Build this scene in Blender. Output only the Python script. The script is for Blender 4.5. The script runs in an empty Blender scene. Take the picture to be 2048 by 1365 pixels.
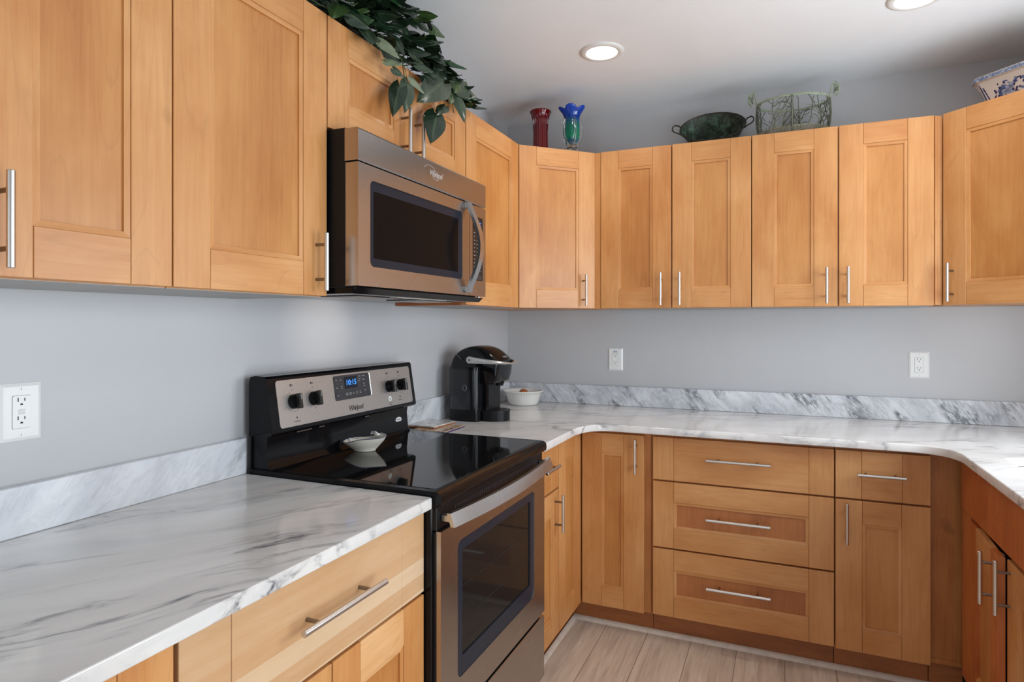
import bpy, math, random
from mathutils import Vector, Matrix, noise as mnoise
from math import sin, cos, pi, radians as R

C = bpy.context.scene.collection
sc = bpy.context.scene

# ------------------------------------------------------------------ camera, light, exposure
cam_d = bpy.data.cameras.new('camera'); cam = bpy.data.objects.new('camera', cam_d); C.objects.link(cam)
cam.location = (1.453, -3.2917, 1.3498)
cam.rotation_euler = (R(90), 0, 0.409)
cam_d.sensor_width = 36.0; cam_d.lens = 36.0*1251.73/2048; cam_d.shift_y = -34.5/2048
cam_d.clip_start = 0.02
sc.camera = cam

w = bpy.data.worlds.new('sky'); sc.world = w; w.use_nodes = True
w.node_tree.nodes['Background'].inputs[0].default_value = (0.80, 0.90, 1.0, 1)
w.node_tree.nodes['Background'].inputs[1].default_value = 0.35

def area(name, loc, rot, sx, sy, energy, col, spread=180):
    l = bpy.data.lights.new(name, 'AREA'); l.shape = 'RECTANGLE'; l.size = sx; l.size_y = sy
    l.energy = energy; l.color = col; l.spread = R(spread)
    o = bpy.data.objects.new(name, l); C.objects.link(o); o.location = loc; o.rotation_euler = rot
    return o
# daylight entering through the sink window in the right wall and the glass door, plus an added fill lamp behind the camera
area('sink_window_daylight', (2.69, -1.16, 1.53), (R(92), 0, R(90)), .82, .82, 25, (0.885, 0.985, 1.065))
area('glass_door_daylight', (2.69, -2.575, 1.00), (R(102), 0, R(90)), 1.2, 1.75, 33, (0.885, 0.985, 1.065))
area('added_rear_fill', (1.4, -6.14, 1.1), (R(90), 0, 0), 1.7, 1.9, 19, (0.90, 0.985, 1.05))  # unseen fill lamp, added to lift the base cabinets and floor

sc.view_settings.view_transform = 'Standard'; sc.view_settings.look = 'None'
sc.view_settings.gamma = 1.0; sc.view_settings.exposure = 0.06
sc.view_settings.use_curve_mapping = False
try:
    sc.cycles.max_bounces = 10; sc.cycles.diffuse_bounces = 5; sc.cycles.sample_clamp_indirect = 6
except Exception: pass

# ------------------------------------------------------------------ materials
def S(r, g, b):
    f = lambda c: (c/255/12.92) if c/255 <= .04045 else ((c/255+.055)/1.055)**2.4
    return (f(r), f(g), f(b), 1)
class NT:
    def __init__(s, name):
        s.m = bpy.data.materials.new(name); s.m.use_nodes = True; s.t = s.m.node_tree
        s.b = s.t.nodes['Principled BSDF']
    def n(s, kind, **kw):
        x = s.t.nodes.new(kind)
        for k, v in kw.items():
            if k.startswith('i_'): x.inputs[k[2:]].default_value = v
            else: setattr(x, k, v)
        return x
    def l(s, a, b): s.t.links.new(a, b)
    def ramp(s, fac, stops, interp='LINEAR'):
        r = s.n('ShaderNodeValToRGB'); r.color_ramp.interpolation = interp
        e = r.color_ramp.elements
        while len(e) < len(stops): e.new(0.5)
        for q, (p, c) in zip(e, stops):
            q.position = p; q.color = c if len(c) == 4 else (*c, 1)
        s.l(fac, r.inputs[0]); return r.outputs[0]
    def mix(s, fac, a, b, mode='MIX'):
        x = s.n('ShaderNodeMix', data_type='RGBA', blend_type=mode)
        for sock, v in ((x.inputs[0], fac), (x.inputs[6], a), (x.inputs[7], b)):
            if hasattr(v, 'is_linked'): s.l(v, sock)
            elif isinstance(v, (int, float)): sock.default_value = v
            else: sock.default_value = v
        return x.outputs[2]
    def math(s, op, a, b=0.0):
        x = s.n('ShaderNodeMath', operation=op)
        for sock, v in ((x.inputs[0], a), (x.inputs[1], b)):
            if hasattr(v, 'is_linked'): s.l(v, sock)
            else: sock.default_value = v
        return x.outputs[0]
    def coords(s, scale=(1, 1, 1), rot=(0, 0, 0), rand=True, space='Object'):
        tc = s.n('ShaderNodeTexCoord'); mp = s.n('ShaderNodeMapping')
        mp.inputs['Scale'].default_value = scale; mp.inputs['Rotation'].default_value = rot
        src = tc.outputs[space]
        if rand:
            oi = s.n('ShaderNodeObjectInfo'); add = s.n('ShaderNodeVectorMath', operation='ADD')
            mul = s.n('ShaderNodeVectorMath', operation='SCALE'); mul.inputs[3].default_value = 37.0
            cmb = s.n('ShaderNodeCombineXYZ')
            for k in range(3): s.l(oi.outputs['Random'], cmb.inputs[k])
            s.l(cmb.outputs[0], mul.inputs[0]); s.l(src, add.inputs[0]); s.l(mul.outputs[0], add.inputs[1]); src = add.outputs[0]
        s.l(src, mp.inputs[0]); return mp.outputs[0]
    def noise(s, vec, scale, detail=4, rough=.5, dist=0.0):
        x = s.n('ShaderNodeTexNoise'); x.inputs['Scale'].default_value = scale; x.inputs['Detail'].default_value = detail
        x.inputs['Roughness'].default_value = rough; x.inputs['Distortion'].default_value = dist
        s.l(vec, x.inputs['Vector']); return x.outputs[0]
    def bump(s, h, strength=.1, dist=.001):
        x = s.n('ShaderNodeBump'); x.inputs['Strength'].default_value = strength; x.inputs['Distance'].default_value = dist
        s.l(h, x.inputs['Height']); s.l(x.outputs[0], s.b.inputs['Normal'])
    def set(s, **kw):
        for k, v in kw.items():
            i = s.b.inputs[k.replace('_', ' ')]
            if hasattr(v, 'is_linked'): s.l(v, i)
            else: i.default_value = v
        return s.m

def plain(name, col, rough=.5, metal=0.0, var=.06, vscale=9, **kw):
    t = NT(name); v = t.coords(rand=False)
    n = t.noise(v, vscale, 3)
    dark = tuple(c*(1-var) for c in col[:3])+(1,); lite = tuple(min(1, c*(1+var)) for c in col[:3])+(1,)
    t.set(Base_Color=t.ramp(n, [(.3, dark), (.7, lite)]), Roughness=rough, Metallic=metal, **kw)
    return t.m

def wood(name, axis, base=(198, 138, 80), dark=(184, 119, 61), lite=(210, 154, 98), strips=False, rough=.36):
    """maple: fine grain drawn out along axis, blotches, a few cathedral lines"""
    t = NT(name)
    sx = {'z': (16, 16, .8), 'x': (.8, 16, 16), 'y': (16, .8, 16)}[axis]
    v = t.coords(sx); vb = t.coords({'z': (1, 1, .45), 'x': (.45, 1, 1), 'y': (1, .45, 1)}[axis])
    grain = t.noise(v, 6, 5, .6, .3); blotch = t.noise(vb, 5.5, 4, .55, .4)
    vw = t.coords({'z': (3, 3, .35), 'x': (.35, 3, 3), 'y': (3, .35, 3)}[axis])
    wv = t.noise(vw, 3.0, 2, .4, .6); rings = t.math('FRACT', t.math('MULTIPLY', wv, 11.0))
    line = t.ramp(rings, [(0, (1, 1, 1)), (.06, (0, 0, 0)), (.9, (0, 0, 0)), (1, (.8, .8, .8))])
    c = t.ramp(blotch, [(.34, S(*dark)), (.5, S(*base)), (.66, S(*lite))])
    c = t.mix(.30, c, t.ramp(grain, [(.3, S(*dark)), (.62, S(*lite))]))
    c = t.mix(t.math('MULTIPLY', line, .15), c, S(*[int(k*.72) for k in dark]))
    knots = t.ramp(t.noise(t.coords((1, 1, 1)), 9, 1, .3), [(.77, (0, 0, 0)), (.83, (1, 1, 1))])
    c = t.mix(t.math('MULTIPLY', knots, .4), c, S(*[int(k*.7) for k in dark]))
    if strips:
        tc = t.n('ShaderNodeTexCoord'); sp = t.n('ShaderNodeSeparateXYZ'); t.l(tc.outputs['Object'], sp.inputs[0])
        w2 = t.noise(t.coords((.6, 1, 1)), 1.2, 1)
        zz = t.math('ADD', t.math('MULTIPLY', sp.outputs[2], 26.0), t.math('MULTIPLY', w2, .5))
        wn = t.n('ShaderNodeTexWhiteNoise', noise_dimensions='1D'); t.l(t.math('FLOOR', zz), wn.inputs['W'])
        c = t.mix(.55, c, t.ramp(wn.outputs[0], [(.15, S(*dark)), (.5, S(*base)), (.75, S(*lite))]))
    t.bump(grain, .05, .0006)
    t.set(Base_Color=c, Roughness=t.math('ADD', t.math('MULTIPLY', blotch, .12), rough), Coat_Weight=.10, Coat_Roughness=.25)
    return t.m

def marble(name, ang, stretch=5.5, base=(226, 223, 219), vein=(92, 92, 98), cloud=(190, 189, 190), amount=1.0, plane='xy', scale=1.0, warm=None):
    t = NT(name)
    rot = {'xy': (0, 0, -ang), 'xz': (0, ang, 0), 'yz': (ang, 0, 0)}[plane]
    tc = t.n('ShaderNodeTexCoord')
    m1 = t.n('ShaderNodeMapping'); m1.inputs['Rotation'].default_value = rot; t.l(tc.outputs['Object'], m1.inputs[0])
    # gentle warp
    nz = t.n('ShaderNodeTexNoise'); nz.inputs['Scale'].default_value = 2.2*scale; nz.inputs['Detail'].default_value = 3
    t.l(m1.outputs[0], nz.inputs['Vector'])
    sub = t.n('ShaderNodeVectorMath', operation='SUBTRACT'); t.l(nz.outputs['Color'], sub.inputs[0]); sub.inputs[1].default_value = (.5, .5, .5)
    scl = t.n('ShaderNodeVectorMath', operation='SCALE'); t.l(sub.outputs[0], scl.inputs[0]); scl.inputs[3].default_value = .16/scale
    add = t.n('ShaderNodeVectorMath', operation='ADD'); t.l(m1.outputs[0], add.inputs[0]); t.l(scl.outputs[0], add.inputs[1])
    m2 = t.n('ShaderNodeMapping'); m2.inputs['Scale'].default_value = (1.0, stretch, stretch) if plane == 'xy' else ((1.0, stretch, stretch) if plane == 'xz' else (stretch, 1.0, stretch))
    t.l(add.outputs[0], m2.inputs[0]); v = m2.outputs[0]
    n1 = t.noise(v, 1.9*scale, 6, .56, .25); n2 = t.noise(v, 1.1*scale, 3, .5); n3 = t.noise(v, 5*scale, 4, .6)
    ridge = t.math('ABSOLUTE', t.math('SUBTRACT', n1, .5))
    vn = t.ramp(ridge, [(0, (1, 1, 1)), (.012, (.75,)*3), (.045, (.12,)*3), (.10, (0, 0, 0))])
    mask = t.ramp(n2, [(.44, (0, 0, 0)), (.62, (1, 1, 1))])
    fine = t.ramp(n3, [(.35, (1, 1, 1)), (.62, (.25,)*3)])
    vfac = t.math('MULTIPLY', t.math('MULTIPLY', vn, mask), t.math('MULTIPLY', fine, amount))
    soft = t.ramp(t.noise(v, 1.5*scale, 5, .6, .5), [(.42, (0, 0, 0)), (.72, (1, 1, 1))])
    c = t.mix(t.math('MULTIPLY', soft, .62), S(*base), S(*cloud))
    if warm: c = t.mix(t.math('MULTIPLY', t.ramp(t.noise(v, .9*scale, 3), [(.4, (0, 0, 0)), (.65, (1, 1, 1))]), .5), c, S(*warm))
    c = t.mix(vfac, c, S(*vein))
    t.set(Base_Color=c, Roughness=.10, Specular_IOR_Level=.5)
    return t.m

def blotchy_marble(name, ang=.9, base=(224, 226, 230), vein=(86, 88, 96), cloud=(180, 183, 190), plane='xz', amt=1.0, sc_=1.0):
    """splash pieces: dark smudges on slanting veins"""
    t = NT(name); tc = t.n('ShaderNodeTexCoord')
    rot = {'xz': (0, ang, 0), 'yz': (ang, 0, 0)}[plane]
    m1 = t.n('ShaderNodeMapping'); m1.inputs['Rotation'].default_value = rot; t.l(tc.outputs['Object'], m1.inputs[0])
    m2 = t.n('ShaderNodeMapping'); m2.inputs['Scale'].default_value = (1, 1, 3.2); t.l(m1.outputs[0], m2.inputs[0]); v = m2.outputs[0]
    n1 = t.noise(v, 7*sc_, 8, .66, .6); n2 = t.noise(v, 3.0*sc_, 4, .55, .3); n3 = t.noise(v, 18*sc_, 6, .75)
    ridge = t.ramp(t.math('ABSOLUTE', t.math('SUBTRACT', n1, .5)), [(0, (.75,)*3), (.03, (.28,)*3), (.09, (0, 0, 0))])
    blot = t.math('MULTIPLY', t.ramp(n2, [(.52, (0, 0, 0)), (.60, (1, 1, 1))]), t.ramp(n3, [(.46, (1, 1, 1)), (.56, (0, 0, 0))]))
    c = t.mix(t.ramp(t.noise(v, 3.4*sc_, 5, .6, .4), [(.42, (0, 0, 0)), (.70, (.8,)*3)]), S(*base), S(*cloud))
    c = t.mix(t.math('MULTIPLY', ridge, .38*amt), c, S(*vein)); c = t.mix(t.math('MULTIPLY', blot, .85*amt), c, S(*vein))
    t.set(Base_Color=c, Roughness=.12); return t.m

def steel(name, col=(.60, .57, .54), rough=.26, axis='y', aniso=.6):
    t = NT(name)
    v = t.coords({'y': (900, 2.5, 900), 'z': (900, 900, 2.5), 'x': (2.5, 900, 900)}[axis], rand=False)
    n = t.noise(v, 1.0, 2, .5); big = t.noise(t.coords(rand=False), 7, 3)
    t.set(Base_Color=t.ramp(n, [(.3, tuple(c*.95 for c in col)), (.7, tuple(min(1, c*1.04) for c in col))]), Metallic=1.0,
          Roughness=t.math('ADD', t.math('MULTIPLY', big, .06), rough))
    return t.m

def emit(name, col, st):
    t = NT(name); t.set(Base_Color=(.02, .02, .02, 1), Emission_Color=col, Emission_Strength=st, Roughness=.3); return t.m

M = {}
M['wood_v'] = wood('maple_vertical', 'z'); M['wood_h'] = wood('maple_horizontal', 'x')
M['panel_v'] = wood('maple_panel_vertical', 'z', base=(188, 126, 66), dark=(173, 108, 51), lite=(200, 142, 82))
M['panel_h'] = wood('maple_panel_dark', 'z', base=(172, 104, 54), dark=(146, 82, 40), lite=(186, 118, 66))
M['strip'] = wood('maple_strips', 'x', base=(198, 160, 120), dark=(188, 138, 90), lite=(212, 182, 148), strips=True)
M['pale'] = wood('maple_pale', 'x', base=(210, 154, 98), dark=(196, 136, 80), lite=(222, 174, 122))
M['red'] = wood('maple_reddish', 'z', base=(184, 100, 46), dark=(164, 80, 32), lite=(196, 118, 62))
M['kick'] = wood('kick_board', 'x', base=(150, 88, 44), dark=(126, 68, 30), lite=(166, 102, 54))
M['frame_wood'] = wood('maple_frame', 'z', base=(178, 114, 56), dark=(158, 92, 40), lite=(194, 130, 72))
M['carcass'] = plain('cabinet_underside', S(172, 170, 168), .6)
M['seam'] = plain('cabinet_seam', S(92, 52, 24), .8)
M['metal'] = steel('brushed_nickel', (.64, .61, .58), .30, 'z', .3)
M['metal_d'] = plain('nickel_post', (.26, .22, .19, 1), .35, 1.0)
M['steel'] = steel('stainless', (.46, .435, .42), .24, 'y')
M['steel_l'] = steel('stainless_bright', (.60, .58, .57), .24, 'y')
M['steel_panel'] = plain('stainless_panel', (.52, .49, .465, 1), .36, .85, .10, 380)
M['black'] = plain('black_enamel', (.004, .004, .005, 1), .12, 0, .1, Specular_IOR_Level=.22)
M['black_matte'] = plain('black_plastic', (.006, .006, .007, 1), .4, 0, .1, Specular_IOR_Level=.25)
M['black_gloss'] = plain('piano_black', (.004, .004, .005, 1), .08, 0, .1, Specular_IOR_Level=.35)
M['navy'] = plain('tinted_glass_border', (.016, .020, .030, 1), .2, 0, .05, Specular_IOR_Level=.15)
M['dark_glass'] = plain('oven_glass', (.012, .011, .010, 1), .06, 0, .1, Specular_IOR_Level=.15)
M['mw_glass'] = plain('microwave_glass', (.006, .005, .005, 1), .2, 0, .1, Specular_IOR_Level=.06)
M['key_grey'] = plain('control_grey', S(52, 52, 56), .35)
M['print_grey'] = plain('printed_grey', S(150, 150, 152), .5)
M['print_dark'] = plain('printed_dark', S(56, 50, 48), .5)
M['white'] = plain('white_plastic', S(236, 236, 234), .3, 0, .01)
M['white_p'] = plain('white_paint_metal', S(226, 225, 222), .4, 0, .01)
M['slot'] = plain('dark_slot', S(38, 34, 40), .6)
M['porcelain'] = plain('porcelain', S(232, 230, 224), .12, 0, .02)
M['cream'] = plain('cream_porcelain', S(226, 218, 204), .15, 0, .03)
M['ink_blue'] = plain('ink_blue', S(32, 44, 96), .2, 0, .3, 60)
M['ink_mid'] = plain('ink_mid_blue', S(86, 104, 150), .2, 0, .3, 90)
M['ink_pale'] = plain('ink_pale_blue', S(150, 162, 188), .2, 0, .2, 90)
M['brown'] = plain('brown_shell', S(168, 96, 48), .4, 0, .1)
M['sinkw'] = plain('sink_white', S(240, 240, 240), .15, 0, .01)
M['blue_led'] = emit('blue_digits', (.03, .24, 1, 1), 2.2)
M['display'] = plain('display_black', (.002, .003, .012, 1), .15)
M['lens'] = emit('lamp_lens', (1, .98, .95, 1), 9.0)
M['marble_l'] = marble('marble_left_top', R(58), 6.0, amount=1.05, scale=1.2, base=(222, 219, 215), warm=(206, 199, 194))
M['marble_c'] = marble('marble_corner_top', R(24), 3.0, amount=.9, base=(230, 228, 226), cloud=(200, 198, 198), warm=(216, 209, 205), scale=1.25)
M['splash_back'] = blotchy_marble('marble_splash_back', -.85)
M['splash_left'] = blotchy_marble('marble_splash_left', -.7, plane='yz', amt=.45, cloud=(186, 188, 196), sc_=.9)

def wall_mat(name, c):
    t = NT(name); v = t.coords(rand=False)
    n = t.noise(v, 1.6, 4, .5); n2 = t.noise(v, 46, 5, .6); n3 = t.noise(t.coords((1, 1, .25), rand=False), 5, 3)
    col = t.ramp(n, [(.3, S(*[k-4 for k in c])), (.7, S(*[k+3 for k in c]))])
    h = t.math('ADD', t.math('MULTIPLY', n2, .35), n3); t.bump(h, .22, .004)
    t.set(Base_Color=col, Roughness=.42); return t.m
M['wall'] = wall_mat('painted_wall_grey', (193, 193, 195))
def ceil_mat():
    t = NT('ceiling_white'); v = t.coords(rand=False)
    n = t.noise(v, 2.4, 4, .55, .4); n2 = t.noise(v, 30, 5, .6)
    t.bump(t.math('ADD', n, t.math('MULTIPLY', n2, .12)), .35, .012)
    t.set(Base_Color=t.ramp(n, [(.3, S(234, 238, 241)), (.7, S(240, 243, 246))]), Roughness=.5); return t.m
M['ceil'] = ceil_mat()

def floor_mat():
    t = NT('oak_planks'); tc = t.n('ShaderNodeTexCoord'); sp = t.n('ShaderNodeSeparateXYZ'); t.l(tc.outputs['Object'], sp.inputs[0])
    W = .1824
    xi = t.math('DIVIDE', t.math('ADD', sp.outputs[0], W*4-.729), W); fx = t.math('FRACT', xi); ix = t.math('FLOOR', xi)
    off = t.n('ShaderNodeTexWhiteNoise', noise_dimensions='1D'); t.l(ix, off.inputs['W'])
    yi = t.math('ADD', t.math('DIVIDE', sp.outputs[1], 2.3), t.math('MULTIPLY', off.outputs[0], 1.0)); fy = t.math('FRACT', yi); iy = t.math('FLOOR', yi)
    cb = t.n('ShaderNodeCombineXYZ'); t.l(ix, cb.inputs[0]); t.l(iy, cb.inputs[1])
    wn = t.n('ShaderNodeTexWhiteNoise', noise_dimensions='2D'); t.l(cb.outputs[0], wn.inputs['Vector'])
    ad = t.n('ShaderNodeVectorMath', operation='MULTIPLY_ADD'); t.l(wn.outputs['Color'], ad.inputs[0]); ad.inputs[1].default_value = (9, 9, 9); t.l(tc.outputs['Object'], ad.inputs[2])
    mp = t.n('ShaderNodeMapping'); mp.inputs['Scale'].default_value = (14, 1.0, 1); t.l(ad.outputs[0], mp.inputs[0])
    g = t.noise(mp.outputs[0], 3.2, 7, .62, .9); g2 = t.noise(mp.outputs[0], 1.0, 3, .5, 1.5)
    c = t.ramp(g, [(.28, S(156, 134, 116)), (.5, S(206, 184, 162)), (.74, S(230, 212, 192))])
    c = t.mix(.35, c, t.ramp(g2, [(.3, S(170, 152, 136)), (.7, S(216, 200, 184))]))
    c = t.mix(t.math('MULTIPLY', wn.outputs[0], .22), c, S(176, 160, 146))
    ex = t.math('MINIMUM', fx, t.math('SUBTRACT', 1.0, fx)); ey = t.math('MINIMUM', fy, t.math('SUBTRACT', 1.0, fy))
    e = t.math('MAXIMUM', t.math('LESS_THAN', ex, .008), t.math('LESS_THAN', ey, .0007))
    c = t.mix(t.math('MULTIPLY', e, .7), c, S(92, 76, 64))
    t.bump(g, .12, .001)
    t.set(Base_Color=c, Roughness=.36); return t.m
M['floor'] = floor_mat()

# ------------------------------------------------------------------ mesh building
class MB:
    def __init__(s): s.v = []; s.f = []; s.m = []; s.uv = None
    def add(s, vs, fs, mi=0):
        o = len(s.v); s.v += [tuple(p) for p in vs]
        for k in fs: s.f.append(tuple(o+i for i in k)); s.m.append(mi)
        return o
    def box(s, x0, y0, z0, x1, y1, z1, b=0.0, mi=0):
        if x0 > x1: x0, x1 = x1, x0
        if y0 > y1: y0, y1 = y1, y0
        if z0 > z1: z0, z1 = z1, z0
        if b <= 0:
            vs = [(x, y, z) for z in (z0, z1) for y in (y0, y1) for x in (x0, x1)]
            s.add(vs, [(0, 2, 3, 1), (4, 5, 7, 6), (0, 1, 5, 4), (2, 6, 7, 3), (0, 4, 6, 2), (1, 3, 7, 5)], mi); return
        b = min(b, (x1-x0)/2.01, (y1-y0)/2.01, (z1-z0)/2.01)
        vs = []; idx = {}
        for i, x in enumerate((x0, x1)):
            for j, y in enumerate((y0, y1)):
                for k, z in enumerate((z0, z1)):
                    sx, sy, sz = (b if i == 0 else -b), (b if j == 0 else -b), (b if k == 0 else -b)
                    for a, p in enumerate(((x, y+sy, z+sz), (x+sx, y, z+sz), (x+sx, y+sy, z))):
                        idx[(i, j, k, a)] = len(vs); vs.append(p)
        fs = []
        for i in (0, 1):
            q = [(i, 0, 0), (i, 1, 0), (i, 1, 1), (i, 0, 1)]; fs.append([idx[(*t, 0)] for t in (q if i else q[::-1])])
            q = [(0, i, 0), (0, i, 1), (1, i, 1), (1, i, 0)]; fs.append([idx[(*t, 1)] for t in (q if i else q[::-1])])
            q = [(0, 0, i), (1, 0, i), (1, 1, i), (0, 1, i)]; fs.append([idx[(*t, 2)] for t in (q if i else q[::-1])])
        for a in (0, 1):
            for c in (0, 1):
                q = [idx[(0, a, c, 1)], idx[(1, a, c, 1)], idx[(1, a, c, 2)], idx[(0, a, c, 2)]]; fs.append(q if (a ^ c) == 0 else q[::-1])
                q = [idx[(a, 0, c, 0)], idx[(a, 1, c, 0)], idx[(a, 1, c, 2)], idx[(a, 0, c, 2)]]; fs.append(q[::-1] if (a ^ c) == 0 else q)
                q = [idx[(a, c, 0, 0)], idx[(a, c, 1, 0)], idx[(a, c, 1, 1)], idx[(a, c, 0, 1)]]; fs.append(q if (a ^ c) == 0 else q[::-1])
        for i in (0, 1):
            for j in (0, 1):
                for k in (0, 1):
                    q = [idx[(i, j, k, 0)], idx[(i, j, k, 1)], idx[(i, j, k, 2)]]; fs.append(q if (i+j+k) % 2 else q[::-1])
        s.add(vs, fs, mi)
    def prism(s, poly, axis, a, b, mi=0):
        n = len(poly)
        def P(p, t):
            return {'x': (t, p[0], p[1]), 'y': (p[0], t, p[1]), 'z': (p[0], p[1], t)}[axis]
        vs = [P(p, a) for p in poly]+[P(p, b) for p in poly]
        fs = [tuple(range(n))[::-1], tuple(range(n, 2*n))]+[(i, (i+1) % n, n+(i+1) % n, n+i) for i in range(n)]
        s.add(vs, fs, mi)
    def lathe(s, prof, n=32, c=(0, 0, 0), mi=0, sx=1.0, sy=1.0, fn=None, cap=True):
        vs = []
        for r, z in prof:
            for k in range(n):
                a = 2*pi*k/n; rr = r*(fn(a, z, r) if fn else 1.0)
                vs.append((c[0]+rr*cos(a)*sx, c[1]+rr*sin(a)*sy, c[2]+z))
        fs = []
        for i in range(len(prof)-1):
            for k in range(n):
                fs.append((i*n+k, i*n+(k+1) % n, (i+1)*n+(k+1) % n, (i+1)*n+k))
        if cap:
            fs.append(tuple(range(n))[::-1]); fs.append(tuple(range((len(prof)-1)*n, len(prof)*n)))
        s.add(vs, fs, mi)
    def tube(s, pts, r, n=8, closed=False, mi=0, flat=1.0):
        pts = [Vector(p) for p in pts]; N = len(pts); vs = []; up = None
        rr = r if hasattr(r, '__len__') else [r]*N
        for i, p in enumerate(pts):
            if closed: t = pts[(i+1) % N]-pts[i-1]
            else: t = pts[min(i+1, N-1)]-pts[max(i-1, 0)]
            if t.length < 1e-9: t = Vector((0, 0, 1))
            t.normalize()
            if up is None:
                up = Vector((0, 0, 1)) if abs(t.z) < .9 else Vector((1, 0, 0))
            u = up-t*up.dot(t)
            if u.length < 1e-6: u = t.orthogonal()
            u.normalize(); up = u; w_ = t.cross(u)
            for k in range(n):
                a = 2*pi*k/n; vs.append(p+(u*cos(a)+w_*sin(a)*flat)*rr[i])
        fs = []
        for i in range(N if closed else N-1):
            j = (i+1) % N
            for k in range(n): fs.append((i*n+k, i*n+(k+1) % n, j*n+(k+1) % n, j*n+k))
        if not closed: fs.append(tuple(range(n))[::-1]); fs.append(tuple(range((N-1)*n, N*n)))
        s.add(vs, fs, mi)
    def cyl(s, p0, p1, r, n=16, mi=0, b=.0):
        p0, p1 = Vector(p0), Vector(p1)
        if b > 0:
            d = (p1-p0).normalized()
            s.tube([p0, p0+d*b, p1-d*b, p1], [r-b, r, r, r-b], n, mi=mi)
        else: s.tube([p0, p1], r, n, mi=mi)
    def xf(s, mat, start=0):
        for i in range(start, len(s.v)): s.v[i] = tuple(mat @ Vector(s.v[i]))
    def build(s, name, mats, parent=None, smooth=35, loc=None):
        me = bpy.data.meshes.new(name); me.from_pydata(s.v, [], s.f)
        for m in (mats if isinstance(mats, (list, tuple)) else [mats]): me.materials.append(M[m] if isinstance(m, str) else m)
        me.polygons.foreach_set('material_index', s.m)
        if s.uv:
            uvl = me.uv_layers.new(name='UVMap')
            for lp in me.loops: uvl.data[lp.index].uv = s.uv[lp.vertex_index]
        me.update()
        if smooth:
            me.polygons.foreach_set('use_smooth', [True]*len(me.polygons)); me.set_sharp_from_angle(angle=R(smooth))
        o = bpy.data.objects.new(name, me); C.objects.link(o)
        if parent is not None: o.parent = parent
        if loc: o.location = loc
        return o

def tag(o, label=None, cat=None, group=None, kind=None):
    if label: o['label'] = label
    if cat: o['category'] = cat
    if group: o['group'] = group
    if kind: o['kind'] = kind
    return o
def thing(name, label, cat, loc=(0, 0, 0), rz=0.0, group=None):
    o = bpy.data.objects.new(name, None); C.objects.link(o); o.empty_display_size = .05
    o.location = loc; o.rotation_euler = (0, 0, rz)
    return tag(o, label, cat, group)
def struct(o): o['kind'] = 'structure'; return o
def recalc(o):
    import bmesh
    bm = bmesh.new(); bm.from_mesh(o.data); bmesh.ops.recalc_face_normals(bm, faces=bm.faces); bm.to_mesh(o.data); bm.free(); return o
def rrect(x0, z0, x1, z1, r, n=5):
    out = []
    for cx, cz, a0 in ((x1-r, z1-r, 0), (x0+r, z1-r, 90), (x0+r, z0+r, 180), (x1-r, z0+r, 270)):
        for k in range(n+1):
            a = R(a0+90*k/n); out.append((cx+r*cos(a), cz+r*sin(a)))
    return out
def curve_obj(cu, name, mats, parent=None):
    """turn a curve or text datablock into a plain mesh object"""
    tmp = bpy.data.objects.new('tmp', cu); C.objects.link(tmp)
    dg = bpy.context.evaluated_depsgraph_get(); dg.update()
    me = bpy.data.meshes.new_from_object(tmp.evaluated_get(dg)); me.name = name
    bpy.data.objects.remove(tmp); me.materials.clear()
    for m in (mats if isinstance(mats, (list, tuple)) else [mats]): me.materials.append(M[m])
    o = bpy.data.objects.new(name, me); C.objects.link(o)
    if parent is not None: o.parent = parent
    return o
def text(name, body, size, mat4, m, parent, ext=.0003, shear=0.0, space=1.0, xs=1.0):
    cu = bpy.data.curves.new(name, 'FONT'); cu.body = body; cu.size = size; cu.extrude = ext
    cu.align_x = 'CENTER'; cu.align_y = 'CENTER'; cu.shear = shear; cu.space_character = space; cu.resolution_u = 3
    o = curve_obj(cu, name, m, parent)
    o.data.transform(Matrix.Diagonal((xs, 1, 1, 1))); o.data.transform(mat4); return o
def frame_px(x, y, z, tilt=0.0):
    """text frame reading along +y, up +z, facing +x (left-wall appliances); tilt leans it back"""
    m = Matrix(((0, 0, 1, 0), (1, 0, 0, 0), (0, 1, 0, 0), (0, 0, 0, 1)))
    return Matrix.Translation((x, y, z)) @ Matrix.Rotation(tilt, 4, 'Y') @ m

_b = MB.build
def _build(s, *a, **k): return recalc(_b(s, *a, **k))
MB.build = _build

# ------------------------------------------------------------------ the room
XR, ZC, YF = 2.65, 2.484, -6.1
b = MB(); b.box(-.12, YF-.12, -.1, XR+.12, .12, 0); struct(b.build('floor', 'floor'))
b = MB(); b.box(-.12, YF-.12, ZC, XR+.12, .12, ZC+.1); struct(b.build('ceiling', 'ceil'))
b = MB(); b.box(-.12, YF-.12, 0, 0, .12, ZC); struct(b.build('wall_left', 'wall', smooth=0))
b = MB(); b.box(0, 0, 0, XR, .12, ZC); struct(b.build('wall_back', 'wall', smooth=0))
def holed_wall(name, axis, fixed, thick, a0, a1, holes):
    b = MB(); cur = a0
    def bx(p, q, z0, z1):
        if q-p < 1e-4 or z1-z0 < 1e-4: return
        if axis == 'y': b.box(fixed, p, z0, fixed+thick, q, z1)
        else: b.box(p, fixed, z0, q, fixed+thick, z1)
    for h0, h1, z0, z1 in holes:
        bx(cur, h0, 0, ZC); bx(h0, h1, 0, z0); bx(h0, h1, z1, ZC); cur = h1
    bx(cur, a1, 0, ZC); return struct(b.build(name, 'wall', smooth=0))
holed_wall('wall_right', 'y', XR, .12, YF, .12, [(-5.4, -3.6, .25, 2.2), (-3.20, -1.95, .08, 2.10), (-1.58, -.74, 1.08, 1.98)])
holed_wall('wall_front', 'x', YF, -.12, -.12, XR+.12, [(.5, 2.3, .1, 2.15)])
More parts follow.
